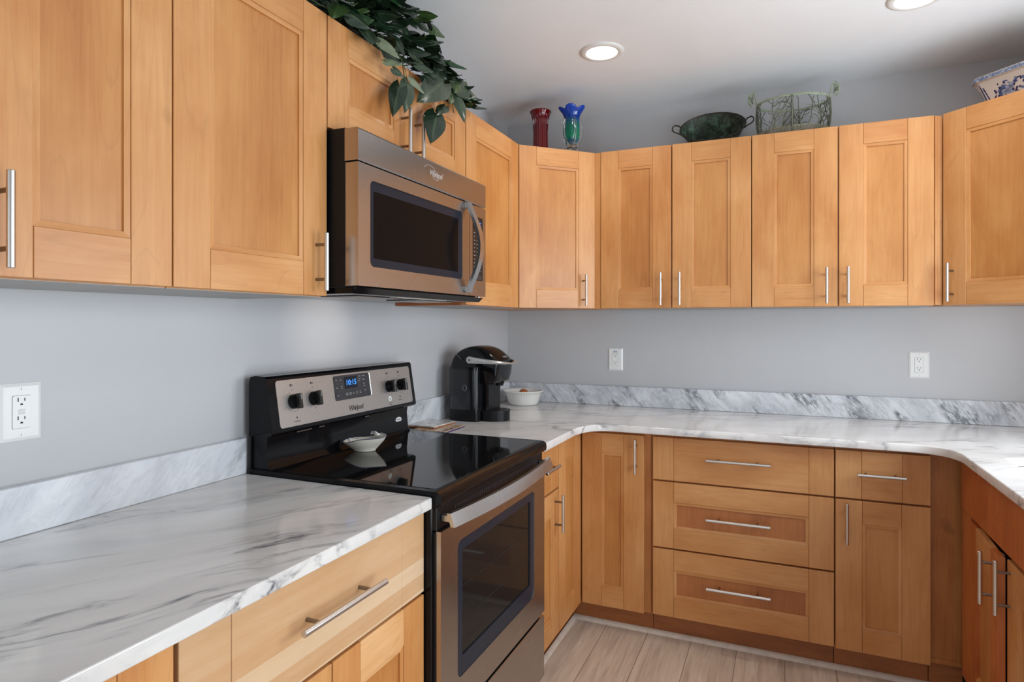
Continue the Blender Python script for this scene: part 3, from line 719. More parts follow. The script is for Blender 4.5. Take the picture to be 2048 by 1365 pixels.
# ------------------------------------------------------------------ range
def range_():
    t = thing('kitchen_range', 'freestanding black and stainless steel electric range with glass cooktop', 'stove', (.34, -1.545, 0))
    y0, y1 = -1.925, -1.165
    b = MB(); b.box(.02, y0, .045, .640, y1, .886, .003); part(b, 'body', 'black', t)
    for sx in (.08, .60):
        for yy in (y0+.05, y1-.05):
            b = MB(); b.cyl((sx, yy, 0), (sx, yy, .046), .018, 14); part(b, 'foot', 'black_matte', t)
    # cooktop: black rim with soft front edge around the glass
    b = MB()
    b.prism([(.03, .886), (.655, .886), (.666, .893), (.668, .905), (.666, .918), (.658, .9245), (.645, .9265), (.03, .9265)], 'y', y0, y1)
    ck = part(b, 'cooktop', 'black', t)
    b = MB(); b.prism(rrect(.105, y0+.022, .640, y1-.022, .012), 'z', .9262, .9275); part(b, 'glass_surface', 'cook_glass', t, ck)
    # rear guard and console
    b = MB(); b.prism([(.024, .9265), (.100, .9265), (.090, .940), (.084, 1.000), (.088, 1.026), (.024, 1.026)], 'y', y0+.010, y1-.016)
    g = part(b, 'rear_guard', 'black', t, smooth=50)
    for a_, c_ in ((-1.80, -1.735), (-1.70, -1.675), (-1.46, -1.44)):
        b = MB(); b.box(.0895, a_, 1.0175, .0932, c_, 1.0225, .001); part(b, 'vent_slot', 'metal_d', t, g)
    b = MB(); b.prism([(-1.243+.020*cos(a), .978+.0105*sin(a)) for a in [2*pi*k/32 for k in range(32)]], 'x', .0855, .0868)
    stk = part(b, 'oval_sticker', 'white', t, g)
    o = text('sticker_print', 'AMERICA', .0085, frame_px(.0870, -1.243, .979), 'ink_blue', None, .0001, 0, .85); put(o, t, g)
    b = MB()
    b.prism([(.026, 1.022), (.106, 1.026), (.1155, 1.032), (.1155, 1.038), (.0915, 1.190), (.086, 1.1965), (.050, 1.199), (.032, 1.194), (.026, 1.180)], 'y', y0, y1)
    cs = part(b, 'console', 'black', t, smooth=28)
    TI = -math.atan2(.024, .152); FM = Matrix.Translation((.1155, 0, 1.038)) @ Matrix.Rotation(TI, 4, 'Y')
    def fpart(b, name, mats, parent, sm=35): b.xf(FM); return part(b, name, mats, t, parent, sm)
    b = MB(); b.prism(rrect(-1.893, .006, -1.186, .146, .010), 'x', -.001, .0012); sp = fpart(b, 'control_panel', 'steel_panel', cs)
    b = MB(); b.prism(rrect(-1.640, .058, -1.450, .140, .008), 'x', .001, .0028, 0); fpart(b, 'keypad', 'key_grey', cs)
    b = MB(); n = 12
    pts = [(.0024, -1.447, .060+.078*k/n) for k in range(n+1)]; b.tube(pts, .0022, 6); fpart(b, 'keypad_edge', 'logo_silver', cs)
    b = MB(); b.box(.0026, -1.588, .094, .0034, -1.520, .133, .0004); fpart(b, 'display', 'display', cs)
    def ftext(name, body, size, y, v, m, **k):
        o = text(name, body, size, FM @ frame_px(.0036 if m != 'print_dark' else .0016, y, v), m, None, .0002, **k); put(o, t, cs); return o
    ftext('clock_digits', '10:15', .026, -1.553, .113, 'blue_led', shear=.12)
    ftext('logo', 'Whirlpool', .026, -1.540, .026, 'print_dark', shear=.25, space=.84, xs=.85)
    rr = random.Random(4); KP = [(-1.627, .125), (-1.605, .125), (-1.627, .100), (-1.603, .103), (-1.603, .097), (-1.625, .074), (-1.580, .078), (-1.580, .073), (-1.562, .078), (-1.562, .073), (-1.544, .075), (-1.526, .078), (-1.526, .073), (-1.508, .079), (-1.508, .074), (-1.503, .131), (-1.480, .131), (-1.508, .115), (-1.482, .118), (-1.482, .104), (-1.482, .096), (-1.480, .080), (-1.505, .122)]
    gb = [MB(), MB(), MB()]
    for y, z in KP:
        ww = rr.uniform(.003, .0065); gb[0 if y < -1.595 and z > .09 else (2 if y > -1.515 and z > .09 else 1)].box(.0027, y-ww, z-.0012, .0032, y+ww, z+.0012)
    for b in gb: fpart(b, 'key_print', 'print_grey', cs)
    # printed marks around the knobs
    KN = [(-1.830, .079), (-1.742, .079), (-1.336, .079), (-1.262, .079)]
    for y, v in KN:
        b = MB()
        for a0, a1 in ((110, 250), (265, 330)):
            b.tube([(.0013, y+.030*cos(R(a)), v+.030*sin(R(a))) for a in range(a0, a1+1, 8)], .0004, 4)
        b.box(.0012, y-.007, v+.046, .0016, y-.0005, v+.053); b.box(.0012, y+.002, v+.046, .0016, y+.004, v+.052)
        b.box(.0012, y-.003, v+.034, .0016, y+.003, v+.036); fpart(b, 'knob_scale', 'print_dark', cs)
    for y, v in ((-1.822, .018), (-1.27, .022)):
        b = MB(); b.cyl((.001, y, v+.012), (.0016, y, v+.012), .003, 10); b.box(.0012, y-.014, v, .0016, y+.012, v+.002); fpart(b, 'indicator_mark', 'print_dark', cs)
    b = MB(); b.box(.0012, -1.345, .016, .0016, -1.325, .018); b.box(.0012, -1.345, .010, .0016, -1.327, .012); fpart(b, 'badge_caption', 'print_dark', cs)
    b = MB(); b.cyl((.001, -1.337, .034), (.0022, -1.337, .034), .0095, 20); fpart(b, 'round_badge', 'white', cs)
    b = MB(); b.prism([(-1.3385, .040), (-1.341, .033), (-1.338, .028), (-1.334, .029), (-1.337, .034)], 'x', .0022, .0026); fpart(b, 'badge_print', 'print_dark', cs)
    for y, v in KN:
        b = MB()
        # collar, barrel, grip
        prof = [(.0215, .0012), (.0222, .006), (.0205, .016), (.0195, .020)]
        st = len(b.v); b.lathe([(r, z) for r, z in prof], 28); b.xf(Matrix(((0, 0, 1, 0), (1, 0, 0, y), (0, 1, 0, v), (0, 0, 0, 1))), st)
        b.box(.016, y-.0065, v-.0225, .034, y+.0065, v+.0225, .002, 1)
        b.box(.0338, y-.0012, v+.004, .0345, y+.0012, v+.021, 0, 2)
        fpart(b, 'knob', ['black', 'knob_grip', 'print_grey'], cs, 45)
    # vent gap below the cooktop
    b = MB(); b.box(.60, y0+.004, .826, .652, y1-.004, .886, .002)
    for k in range(46): b.box(.652, y0+.10+k*.0125, .852, .6524, y0+.107+k*.0125, .868, 0, 1)
    part(b, 'vent_trim', ['black_matte', 'slot'], t)
    # oven door
    XD = .662
    def framed(b, y_0, z_0, y_1, z_1, iy0, iz0, iy1, iz1, r, xb, xf, mi=0, lip=.004, mi2=1, n=7):
        inn = rrect(iy0, iz0, iy1, iz1, r, n); out = []
        for q in [(y_1, z_1), (y_0, z_1), (y_0, z_0), (y_1, z_0)]: out += [q]*(n+1)
        N = len(inn); vs = [(xf, *p) for p in out]+[(xf, *p) for p in inn]+[(xf-lip, *p) for p in inn]+[(xb, *p) for p in out]; fs = []
        for k in range(N):
            k2 = (k+1) % N
            if out[k] == out[k2]: fs.append((k, N+k2, N+k))
            else: fs.append((k, k2, N+k2, N+k)); fs.append((3*N+k, 3*N+k2, k2, k))
        b.add(vs, fs, mi); b.add([(xf, *p) for p in inn]+[(xf-lip, *p) for p in inn], [(k, (k+1) % N, N+(k+1) % N, N+k) for k in range(N)], mi2)
    b = MB(); framed(b, y0+.008, .314, y1-.008, .824, -1.828, .405, -1.272, .772, .022, .648, XD, 0, .004, 1)
    d = part(b, 'oven_door', ['steel', 'steel_l'], t, smooth=0)
    b = MB(); b.box(.6405, y0+.006, .318, .649, y1-.006, .822, .001); part(b, 'door_core', 'black_matte', t, d)
    b = MB(); framed(b, -1.8278, .4052, -1.2722, .7718, -1.796, .455, -1.306, .742, .002, .649, XD-.003, 0, .004, 0); part(b, 'window_border', 'navy', t, d, 0)
    b = MB(); b.box(.6495, -1.797, .454, .6555, -1.305, .743); part(b, 'window', 'dark_glass', t, d)
    for z in (.545, .64):
        b = MB(); b.cyl((.6562, -1.79, z), (.6562, -1.31, z), .0008, 6); part(b, 'rack_line', 'rack', t, d)
    # bowed flat handle
    n = 24; o1, i1 = [], []
    for k in range(n+1):
        u = -1+2*k/n; y = -1.545+.366*u; e = .026*(1-u*u)
        o1.append((XD+.030+e, y)); i1.append((XD+.019+e, y))
    b = MB(); b.prism(o1+i1[::-1], 'z', .838, .872)
    b.v = [(x-(z-.855)*.35, y, z) for x, y, z in b.v]
    b.box(XD-.010, -1.900, .845, XD+.020, -1.885, .864, .002); b.box(XD-.010, -1.205, .845, XD+.020, -1.190, .864, .002)
    part(b, 'handle', 'steel_l', t, d, 40)
    b = MB(); b.box(.630, y0+.008, .080, XD, y1-.008, .300, .003); part(b, 'storage_drawer', 'steel', t)
    return t
M['cook_glass'] = plain('ceramic_glass', (.006, .006, .006, 1), .035, 0, .3, 300)
M['burner_print'] = plain('burner_print', (.010, .010, .0105, 1), .15)
M['knob_grip'] = plain('knob_grip', (.045, .042, .038, 1), .2, .5)
M['rack'] = plain('rack_line', (.022, .020, .019, 1), .4)
range_()

# ------------------------------------------------------------------ wall outlets
def outlet(label, loc, rz, gfci=False, blue=False):
    t = thing('wall_outlet', label, 'outlet', loc, rz)
    w2, h2 = .0395, .0595
    b = MB(); b.add([(-w2, 0, -h2), (w2, 0, -h2), (w2, 0, h2), (-w2, 0, h2), (-w2, -.002, -h2), (w2, -.002, -h2), (w2, -.002, h2), (-w2, -.002, h2),
                     (-w2+.007, -.0065, -h2+.007), (w2-.007, -.0065, -h2+.007), (w2-.007, -.0065, h2-.007), (-w2+.007, -.0065, h2-.007)],
                    [(0, 1, 5, 4), (1, 2, 6, 5), (2, 3, 7, 6), (3, 0, 4, 7), (4, 5, 9, 8), (5, 6, 10, 9), (6, 7, 11, 10), (7, 4, 8, 11), (8, 9, 10, 11)])
    b.build('plate', 'white', t, 20)
    b = MB(); b.prism(rrect(-.0172, -.0342, .0172, .0342, .003), 'y', -.0066, -.0058, 0); b.build('recess_shadow_gap', 'slot_grey', t)
    b = MB(); b.prism(rrect(-.0165, -.0335, .0165, .0335, .003), 'y', -.0080, -.006); rc = b.build('receptacle', 'white', t)
    for s in (-1, 1):
        b = MB(); z = .0205*s+(0 if s > 0 else .003)
        b.box(-.0075, -.0083, z+.001, -.0055, -.0079, z+.009); b.box(.0050, -.0083, z+.002, .0068, -.0079, z+.008)
        b.prism([(.0026*cos(a), z-.0055+.0028*sin(a)) for a in [R(k*20-20) for k in range(12)]], 'y', -.0083, -.0079)
        b.build('socket_slots', 'slot', rc)
    if gfci:
        b = MB(); b.box(-.006, -.0088, .0005, .006, -.0079, .0055, .0004); b.box(-.006, -.0088, -.0055, .006, -.0079, -.0005, .0004); b.build('test_button', 'button', rc)
    for z in (-.0475, .0475):
        b = MB(); b.cyl((0, -.0072, z), (0, -.0058, z), .0031, 14); b.box(-.0004, -.0074, z-.0026, .0004, -.0070, z+.0026, 0, 1); b.build('screw', ['white', 'slot_grey'], t)
    if blue:
        b = MB(); 
        for k in range(5): b.box(-.011+k*.0045, -.0070, .0385, -.0078+k*.0045, -.0066, .0385+(.004, .006, .003, .005, .004)[k])
        b.build('blue_marks', 'tape_blue', t)
M['slot_grey'] = plain('gap_grey', S(120, 116, 116), .6); M['button'] = plain('button_white', S(216, 214, 210), .4, 0, .02); M['tape_blue'] = plain('tape_blue', S(52, 118, 168), .5)
outlet('white outlet with test buttons on the left wall at the picture edge', (0, -2.5075, 1.1675), LW, gfci=True)
outlet('white outlet on the back wall left part, tiny blue marks on top', (.6305, 0, 1.160), 0, blue=True)
outlet('plain white outlet on the back wall at the right', (2.0095, 0, 1.166), 0)

# ------------------------------------------------------------------ recessed ceiling lights
def downlight(label, x, y):
    t = thing('recessed_light', label, 'ceiling light', (x, y, ZC))
    b = MB(); n = 48
    b.lathe([(.062, -.0015), (.064, -.006), (.068, -.0085), (.080, -.0078), (.0895, -.004), (.091, 0.0)], n, cap=False); b.build('trim_ring', 'white_p', t, 60)
    b = MB(); b.lathe([(.0625, -.0015), (.0625, -.0040)], n); b.build('lens', 'lens', t)
    l = bpy.data.lights.new('lamp', 'AREA'); l.shape = 'DISK'; l.size = .12; l.energy = 2.0; l.color = (1, .95, .89); l.spread = R(150)
    o = bpy.data.objects.new('lamp', l); C.objects.link(o); o.parent = t; o.location = (0, 0, -.012)
downlight('lit recessed ceiling light above the vases', .760, -.752)
downlight('lit recessed ceiling light cut off by the top edge at the right', 1.876, -.742)

# ------------------------------------------------------------------ coffee maker (faces +x)
def coffee_maker():
    t = thing('coffee_maker', 'glossy black single-cup coffee maker with silver lever in the left corner', 'coffee maker', (.156, -.715, .9142))
    def P(b, name, m, parent=None, sm=40): return b.build(name, m, parent or t, sm)
    X0 = -.10
    # side profile (x, z) of the domed head, lofted across y with rounded shoulders
    prof = [(-.098, .205), (-.100, .245), (-.085, .287), (-.050, .318), (-.005, .334), (.040, .336), (.085, .322), (.120, .298), (.142, .276), (.148, .258),
            (.146, .225), (.138, .190), (.128, .172), (.100, .168), (.068, .170), (.060, .205), (0, .200)]
    def smooth(P, n=4):
        out = []; N = len(P)
        for i in range(N):
            a, b_, c, d = P[i-1], P[i], P[(i+1) % N], P[(i+2) % N]
            for k in range(n):
                t_ = k/n; out.append(tuple(.5*((2*b_[j])+(-a[j]+c[j])*t_+(2*a[j]-5*b_[j]+4*c[j]-d[j])*t_**2+(-a[j]+3*b_[j]-3*c[j]+d[j])*t_**3) for j in (0, 1)))
        return out
    prof = smooth(prof)
    def loft(b, prof, ys, mi=0):
        cx_ = sum(p[0] for p in prof)/len(prof); cz_ = .22; vs = []; n = len(prof)
        for y, k in ys: vs += [(cx_+(p[0]-cx_)*k, y, (cz_+(p[1]-cz_)*k) if p[1] > cz_ else p[1]+(cz_-p[1])*(1-k)*.3) for p in prof]
        fs = [(i*n+k, i*n+(k+1) % n, (i+1)*n+(k+1) % n, (i+1)*n+k) for i in range(len(ys)-1) for k in range(n)]
        fs += [tuple(range(n))[::-1], tuple(range((len(ys)-1)*n, len(ys)*n))]; b.add(vs, fs, mi)
    b = MB(); loft(b, prof, [(-.079, .86), (-.077, .90), (-.072, .94), (-.062, .97), (-.046, .99), (-.02, 1), (.035, 1), (.062, .985), (.078, .965), (.088, .935), (.093, .90), (.095, .86)])
    b.box(-.085, -.052, .0, .086, .088, .215, .008)
    body = P(b, 'body', 'black_gloss', sm=50)
    # inset panel of the cup bay
    b = MB(); b.box(.085, -.045, .05, .0875, .075, .168, .001); P(b, 'cup_bay', 'black_matte', body)
    b = MB(); b.tube([(.112, .015, .17), (.112, .015, .155)], [.022, .016], 20); P(b, 'spout', 'black_matte', body)
    # reservoir, tinted plastic, on the near side
    b = MB(); pl = []
    for sx, sy, a0 in ((.050, -.092, 270), (.050, -.056, 0), (-.092, -.056, 90), (-.078, -.078, 180)):
        rr = .010 if sx > 0 else .022
        for k in range(6): a = R(a0+18*k); pl.append((sx+rr*cos(a)*(.9 if sx > 0 else .9), sy+rr*sin(a)))
    b.prism([(-.095, -.052), (-.098, -.075), (-.085, -.094), (-.060, -.103), (.030, -.106), (.050, -.104), (.056, -.098), (.057, -.052)], 'z', .052, .232)
    P(b, 'water_tank', 'tank', sm=40)
    b = MB(); b.prism([(-.093, -.052), (-.096, -.074), (-.083, -.092), (-.058, -.101), (.030, -.104), (.050, -.102), (.055, -.096), (.056, -.052)], 'z', 0, .052); P(b, 'tank_base', 'black_matte', body)
    b = MB(); b.prism([(-.094, -.050), (-.097, -.074), (-.084, -.093), (-.059, -.102), (.030, -.105), (.051, -.103), (.057, -.097), (.058, -.050)], 'z', .232, .242); P(b, 'tank_lid', 'black_gloss', body)
    b = MB(); b.tube([(-.004+.0095*cos(a), -.1055, .150+.0125*sin(a)) for a in [2*pi*k/24 for k in range(24)]], .0018, 6, True); P(b, 'tank_mark', 'tank_mark', body)
    b = MB(); b.cyl((.052, -.106, .04), (.052, -.106, .225), .0016, 8); P(b, 'tank_rib', 'tank_mark', body)
    # drip tray
    b = MB(); n = 20
    half = [(.065, -.066)]+[(.098+.066*cos(a), .066*sin(a)+.010-.010) for a in [R(-90+180*k/n) for k in range(n+1)]]+[(.065, .066)]
    b.prism(half, 'z', 0, .043); b.prism([(.098+(x-.098)*1.03, y*1.03) for x, y in half], 'z', .043, .047)
    tr = P(b, 'drip_tray', 'black_matte', sm=40)
    b = MB()
    for k in range(8): yy = -.045+k*.0128; b.box(.092, yy, .0468, .098+.050*cos(math.asin(max(-1, min(1, yy/.062)))), yy+.004, .0482, .0005)
    P(b, 'grid', 'metal_d', tr)
    # lever: silver band from two side pivots round the front
    path = [(.010, -.090), (.050, -.094), (.095, -.092), (.135, -.082), (.165, -.060), (.182, -.025), (.185, .008), (.182, .040), (.165, .075), (.135, .097), (.095, .107), (.050, .109), (.010, .105)]
    N = len(path); vs = []; fs = []
    for i, (x, y) in enumerate(path):
        f = abs(i-(N-1)/2)/((N-1)/2); hgt = .006+.024*f**1.3; zc = .260+.014*f-.004*(1-f); t0 = .003+.010*(1-f)
        cx_, cy_ = .05, .008; dx, dy = x-cx_, y-cy_; L = math.hypot(dx, dy) or 1; nx, ny = dx/L, dy/L
        vs += [(x+nx*t0*.3, y+ny*t0*.3, zc+hgt/2), (x+nx*t0, y+ny*t0, zc), (x+nx*t0*.3, y+ny*t0*.3, zc-hgt/2), (x-nx*t0, y-ny*t0, zc-hgt/2), (x-nx*t0, y-ny*t0, zc+hgt/2)]
    for i in range(N-1):
        for k in range(5): fs.append((i*5+k, i*5+(k+1) % 5, (i+1)*5+(k+1) % 5, (i+1)*5+k))
    fs += [(0, 1, 2, 3, 4), tuple((N-1)*5+k for k in range(5))]
    b = MB(); b.add(vs, fs)
    for yy, s in ((-.090, -1), (.105, 1)): b.cyl((.014, yy-.004*s, .274), (.014, yy+.006*s, .274), .0155, 20)
    lv = P(b, 'lever', 'silver_plastic', sm=50)
    b = MB(); b.cyl((.014, -.0965, .274), (.014, -.0972, .274), .005, 12); P(b, 'pivot_cap', 'metal_d', lv)
    o = text('badge', 'KEURIG', .013, Matrix.Translation((.1425, .008, .287)) @ Matrix.Rotation(R(-38), 4, 'Y') @ Matrix(((0, 0, 1, 0), (1, 0, 0, 0), (0, 1, 0, 0), (0, 0, 0, 1))), 'print_grey', body, .0003)
    b = MB(); b.tube([(-.062, -.082, .300), (-.045, -.083, .288), (-.030, -.084, .276)], .0022, 6); P(b, 'side_seam', 'tank_mark', body)
M['tank'] = plain('tinted_tank', (.010, .010, .012, 1), .10, 0, .2, 20)
M['tank_mark'] = plain('tank_mark', (.10, .10, .10, 1), .3)
M['silver_plastic'] = plain('silver_plastic', (.62, .60, .58, 1), .28, .55)
coffee_maker()

# ------------------------------------------------------------------ ramekin and the egg in it
b = MB(); n = 128
fl = lambda a, z, r: 1+(.013*cos(a*40) if .012 < z < .066 and r > .070 else 0)
b.lathe([(.066, 0), (.074, .002), (.078, .010), (.080, .014), (.088, .045), (.095, .064), (.099, .070), (.105, .074), (.108, .079), (.106, .083), (.100, .082), (.094, .074), (.084, .040), (.074, .012), (.060, .008), (.0, .008)], n, fn=fl)
b.v = [(x, y, z*.93) for x, y, z in b.v]; o = b.build('ramekin', 'porcelain', None, 60); o.location = (.165, -.165, .9142); tag(o, 'round white fluted baking dish on the corner of the worktop', 'bowl')
b = MB(); b.lathe([(.0005, -.030), (.012, -.028), (.022, -.020), (.0275, -.004), (.0265, .010), (.019, .024), (.009, .030), (.0005, .031)], 24)
o = b.build('brown_egg', 'brown', None, 80); o.location = (.168, -.170, .968); tag(o, 'brown egg lying in the white fluted dish', 'egg')
b = MB(); b.lathe([(.0005, -.026), (.020, -.018), (.026, 0), (.020, .018), (.0005, .026)], 24)
o = b.build('cream_egg', 'cream', None, 80); o.location = (.118, -.152, .951); tag(o, 'pale object in the white fluted dish beside the brown egg', 'egg')

# ------------------------------------------------------------------ two thin tiles left of the coffee maker
def tile(name, label, x0, y0, x1, y1, z, h, rz, face, edge):
    t = thing(name, label, 'tile', ((x0+x1)/2, (y0+y1)/2, z), rz)
    a, c = (x1-x0)/2, (y1-y0)/2
    b = MB(); b.box(-a, -c, 0, a, c, h*.55, .0006); b.build('backing', edge, t)
    b = MB(); b.box(-a+.001, -c+.001, h*.55, a-.001, c-.001, h, .001); b.build('face', face, t)
def tile_mat(name, a, c, d):
    t = NT(name); v = t.coords(rand=False); n = t.noise(v, 24, 5, .6, 1.2)
    t.set(Base_Color=t.ramp(n, [(.35, S(*a)), (.5, S(*c)), (.65, S(*d))]), Roughness=.15); return t.m
M['tile_a'] = tile_mat('tile_face_grey', (150, 148, 144), (206, 202, 196), (222, 218, 212)); M['tile_b'] = tile_mat('tile_face_brown', (150, 104, 62), (206, 184, 152), (120, 96, 120))
M['cork'] = plain('cork_edge', S(150, 96, 66), .7, 0, .2, 60); M['violet'] = plain('violet_edge', S(66, 52, 96), .5)
tile('ceramic_trivet', 'thin patterned brown tile with violet edge, bottom of the pair left of the coffee maker', .072, -1.128, .224, -.952, .9142, .008, R(2), 'tile_b', 'violet')
tile('ceramic_trivet', 'thin grey-white tile lying on top of the brown one left of the coffee maker', .026, -1.085, .158, -.915, .9224, .009, R(-3), 'tile_a', 'cork')

# ------------------------------------------------------------------ dish on the cooktop
def spoon_dish():
    t = thing('spoon_dish', 'small white boat-shaped dish with blue line decoration on the black cooktop', 'dish', (.175, -1.575, .9276), R(18))
    n = 48; prof = [(.030, 0, 0), (.033, .0015, 0), (.033, .004, 0), (.044, .014, 0), (.058, .028, .0), (.0645, .038, 1), (.0655, .0405, 1), (.063, .0415, 1), (.060, .038, 1), (.050, .022, 0), (.034, .009, 0), (.0, .007, 0)]
    vs = []
    for r, z, top in prof:
        for k in range(n):
            a = 2*pi*k/n; e = 1+.10*cos(2*a)
            vs.append((r*cos(a)*1.02*e, r*sin(a)*.78, z*(1+.24*cos(a))+(.003*sin(3*a) if top else 0)))
    fs = [(i*n+k, i*n+(k+1) % n, (i+1)*n+(k+1) % n, (i+1)*n+k) for i in range(len(prof)-1) for k in range(n)]+[tuple(range(n))[::-1]]
    b = MB(); b.add(vs, fs); b.build('bowl', 'cream', t, 60)
    i = 6; b = MB(); b.tube([Vector(vs[i*n+k])+Vector((0, 0, .0006)) for k in range(n)], .0011, 6, True); b.build('rim_line', 'ink_blue', t)
    b = MB()
    for s in range(4):
        pts = []
        for k in range(14):
            u = k/13; x = -.046+.030*s+.018*sin(u*7+s); y = -.020+.058*u; r2 = math.hypot(x/1.08, y/.80)
            z = .0085+max(0, r2-.034)*1.15*(1+.24*(x/.07)); pts.append((x, y, z+.0018))
        b.tube(pts, .0009, 6)
    b.build('line_drawing', 'ink_blue', t)
    b = MB()
    pts = [(.010+.042*u, .034+.008*sin(u*9), .050+.004*sin(u*6)) for u in [k/12 for k in range(13)]]
    b.tube(pts, [.003+.0035*sin(pi*k/12) for k in range(13)], 8)
    b.tube([(x, y-.004, z+.003+.002*sin(i*1.4)) for i, (x, y, z) in enumerate(pts)], .0022, 6); b.build('rim_ornament', 'porcelain', t, 60)
    b = MB(); b.tube([(x, y-.0075, z+.0045) for x, y, z in pts], .0008, 5); b.build('ornament_line', 'ink_blue', t)
spoon_dish()

# ------------------------------------------------------------------ vases on the left corner cabinet
CT = UT-.0008
def glass(name, col, rough=.03, tr=1.0, spec=.5):
    t = NT(name); t.set(Base_Color=col, Roughness=rough, Transmission_Weight=tr, IOR=1.5); return t.m
M['red_glass'] = glass('red_glass', (.20, .002, .005, 1), .05, .45)
M['clear_glass'] = glass('clear_glass', (.95, .97, .97, 1), .02, 1)
t_ = NT('blue_green_glass'); tc = t_.n('ShaderNodeTexCoord'); sp = t_.n('ShaderNodeSeparateXYZ'); t_.l(tc.outputs['Object'], sp.inputs[0])
rc = t_.ramp(t_.math('DIVIDE', sp.outputs[2], .226), [(.0, (.90, .95, .95, 1)), (.12, (.55, .75, .72, 1)), (.22, (.02, .14, .30, 1)), (.32, (.01, .34, .17, 1)), (.58, (.01, .26, .20, 1)), (.74, (.012, .08, .46, 1)), (1, (.02, .12, .80, 1))])
t_.set(Base_Color=rc, Roughness=.04, Transmission_Weight=.6, IOR=1.45); M['bg_glass'] = t_.m
b = MB(); n = 180
rib = lambda a, z, r: 1+(.075*abs(cos(a*9))*min(1, max(0, (.212-z)/.03)) if .004 < z < .212 and r > .0335 else 0)
b.lathe([(.034, 0), (.0370, .004), (.0355, .02), (.0340, .07), (.0338, .12), (.037, .165), (.0415, .190), (.0475, .208), (.0535, .216), (.0540, .2205), (.0515, .2235), (.0475, .219), (.043, .200), (.0375, .165), (.0330, .12), (.0325, .05), (.032, .014), (0, .012)], n, fn=rib)
o = b.build('glass_vase', 'red_glass', None, 60); o.location = (.343, -.373, CT); tag(o, 'tall ruby red ribbed glass vase on the corner cabinet', 'vase')
t = thing('glass_vase', 'blue and green glass vase with ruffled rim and clear legs, right of the red vase', 'vase', (.508, -.377, CT))
b = MB(); n = 80; prof = [(.006, .030), (.020, .036), (.031, .056), (.036, .085), (.0365, .115), (.036, .145), (.0365, .165), (.043, .185), (.053, .200), (.0585, .207), (.0575, .2105), (.049, .202), (.038, .185), (.032, .165), (.0315, .115), (.028, .075), (.012, .048), (0, .046)]
vs = []
for r, z in prof:
    for k in range(n):
        a = 2*pi*k/n; f = max(0, (z-.165)/.05)**1.3; q = 2.4*abs(cos(2.5*a+.3))**.7-1.3
        vs.append(((r*(1+.15*f*q)*(1+.06*cos(5*a)*(1 if z < .15 else 0)))*cos(a), (r*(1+.15*f*q)*(1+.06*cos(5*a)*(1 if z < .15 else 0)))*sin(a), z+.0085*f*q))
fs = [(i*n+k, i*n+(k+1) % n, (i+1)*n+(k+1) % n, (i+1)*n+k) for i in range(len(prof)-1) for k in range(n)]+[tuple(range(n))[::-1]]
b.add(vs, fs); b.build('bowl', 'bg_glass', t, 70)
b = MB()
for k in range(5):
    a = 2*pi*k/5+.35; d = Vector((cos(a), sin(a), 0))
    pr = [(.036, .165), (.045, .140), (.0495, .105), (.047, .075), (.036, .052), (.027, .034), (.028, .018), (.033, .006)]
    b.tube([d*r+Vector((0, 0, z)) for r, z in pr], [.0035, .0055, .006, .0065, .0075, .008, .0085, .0065], 10)
b.lathe([(.030, .020), (.024, .036), (.012, .042)], 24); b.build('clear_legs', 'clear_glass', t, 70)

# ------------------------------------------------------------------ oval copper tub leaning on the wall
def patina():
    t = NT('copper_patina'); v = t.coords(rand=False)
    n = t.noise(v, 9, 6, .65, .5); n2 = t.noise(v, 34, 5, .7); n3 = t.noise(v, 5, 3, .5)
    c = t.ramp(n, [(.34, S(40, 42, 34)), (.46, S(62, 74, 62)), (.56, S(88, 110, 94)), (.70, S(112, 144, 124))])
    c = t.mix(t.ramp(n2, [(.42, (.75,)*3), (.56, (0, 0, 0))]), c, S(34, 28, 22)); c = t.mix(t.ramp(n3, [(.58, (0, 0, 0)), (.7, (.6,)*3)]), c, S(70, 44, 30))
    t.bump(n2, .3, .001); t.set(Base_Color=c, Roughness=.5, Metallic=.25); return t.m
M['patina'] = patina()
M['old_copper'] = plain('old_copper', (.050, .036, .027, 1), .45, .6, .4, 40)
t = thing('copper_tub', 'oval patinated copper tub tipped forward against the back wall above the cabinets', 'tub', (1.140, -.150, 2.298))
TM = Matrix.Rotation(R(55), 4, 'X')
n = 64; SX, SY = 1.52, 1.0
prof = [(.064, -.098), (.068, -.0975), (.084, -.050), (.098, -.004), (.1005, 0), (.099, .002), (.096, -.002), (.082, -.050), (.066, -.093), (0, -.0935)]
b = MB(); b.lathe(prof, n, sx=SX, sy=SY); b.xf(TM); body = b.build('bowl', 'patina', t, 50)
b = MB(); b.tube([(.0995*SX*cos(a), .0995*SY*sin(a), 0) for a in [2*pi*k/64 for k in range(64)]], .0032, 8, True); b.xf(TM); b.build('rolled_rim', 'old_copper', t)
for s in (-1, 1):
    b = MB(); b.tube([(s*.146, -.022, -.010), (s*.158, -.026, .004), (s*.176, -.024, .012), (s*.186, -.010, .014), (s*.186, .012, .014), (s*.176, .026, .012), (s*.158, .028, .004), (s*.146, .024, -.010)], .0032, 8); b.xf(TM); b.build('handle', 'old_copper', t)

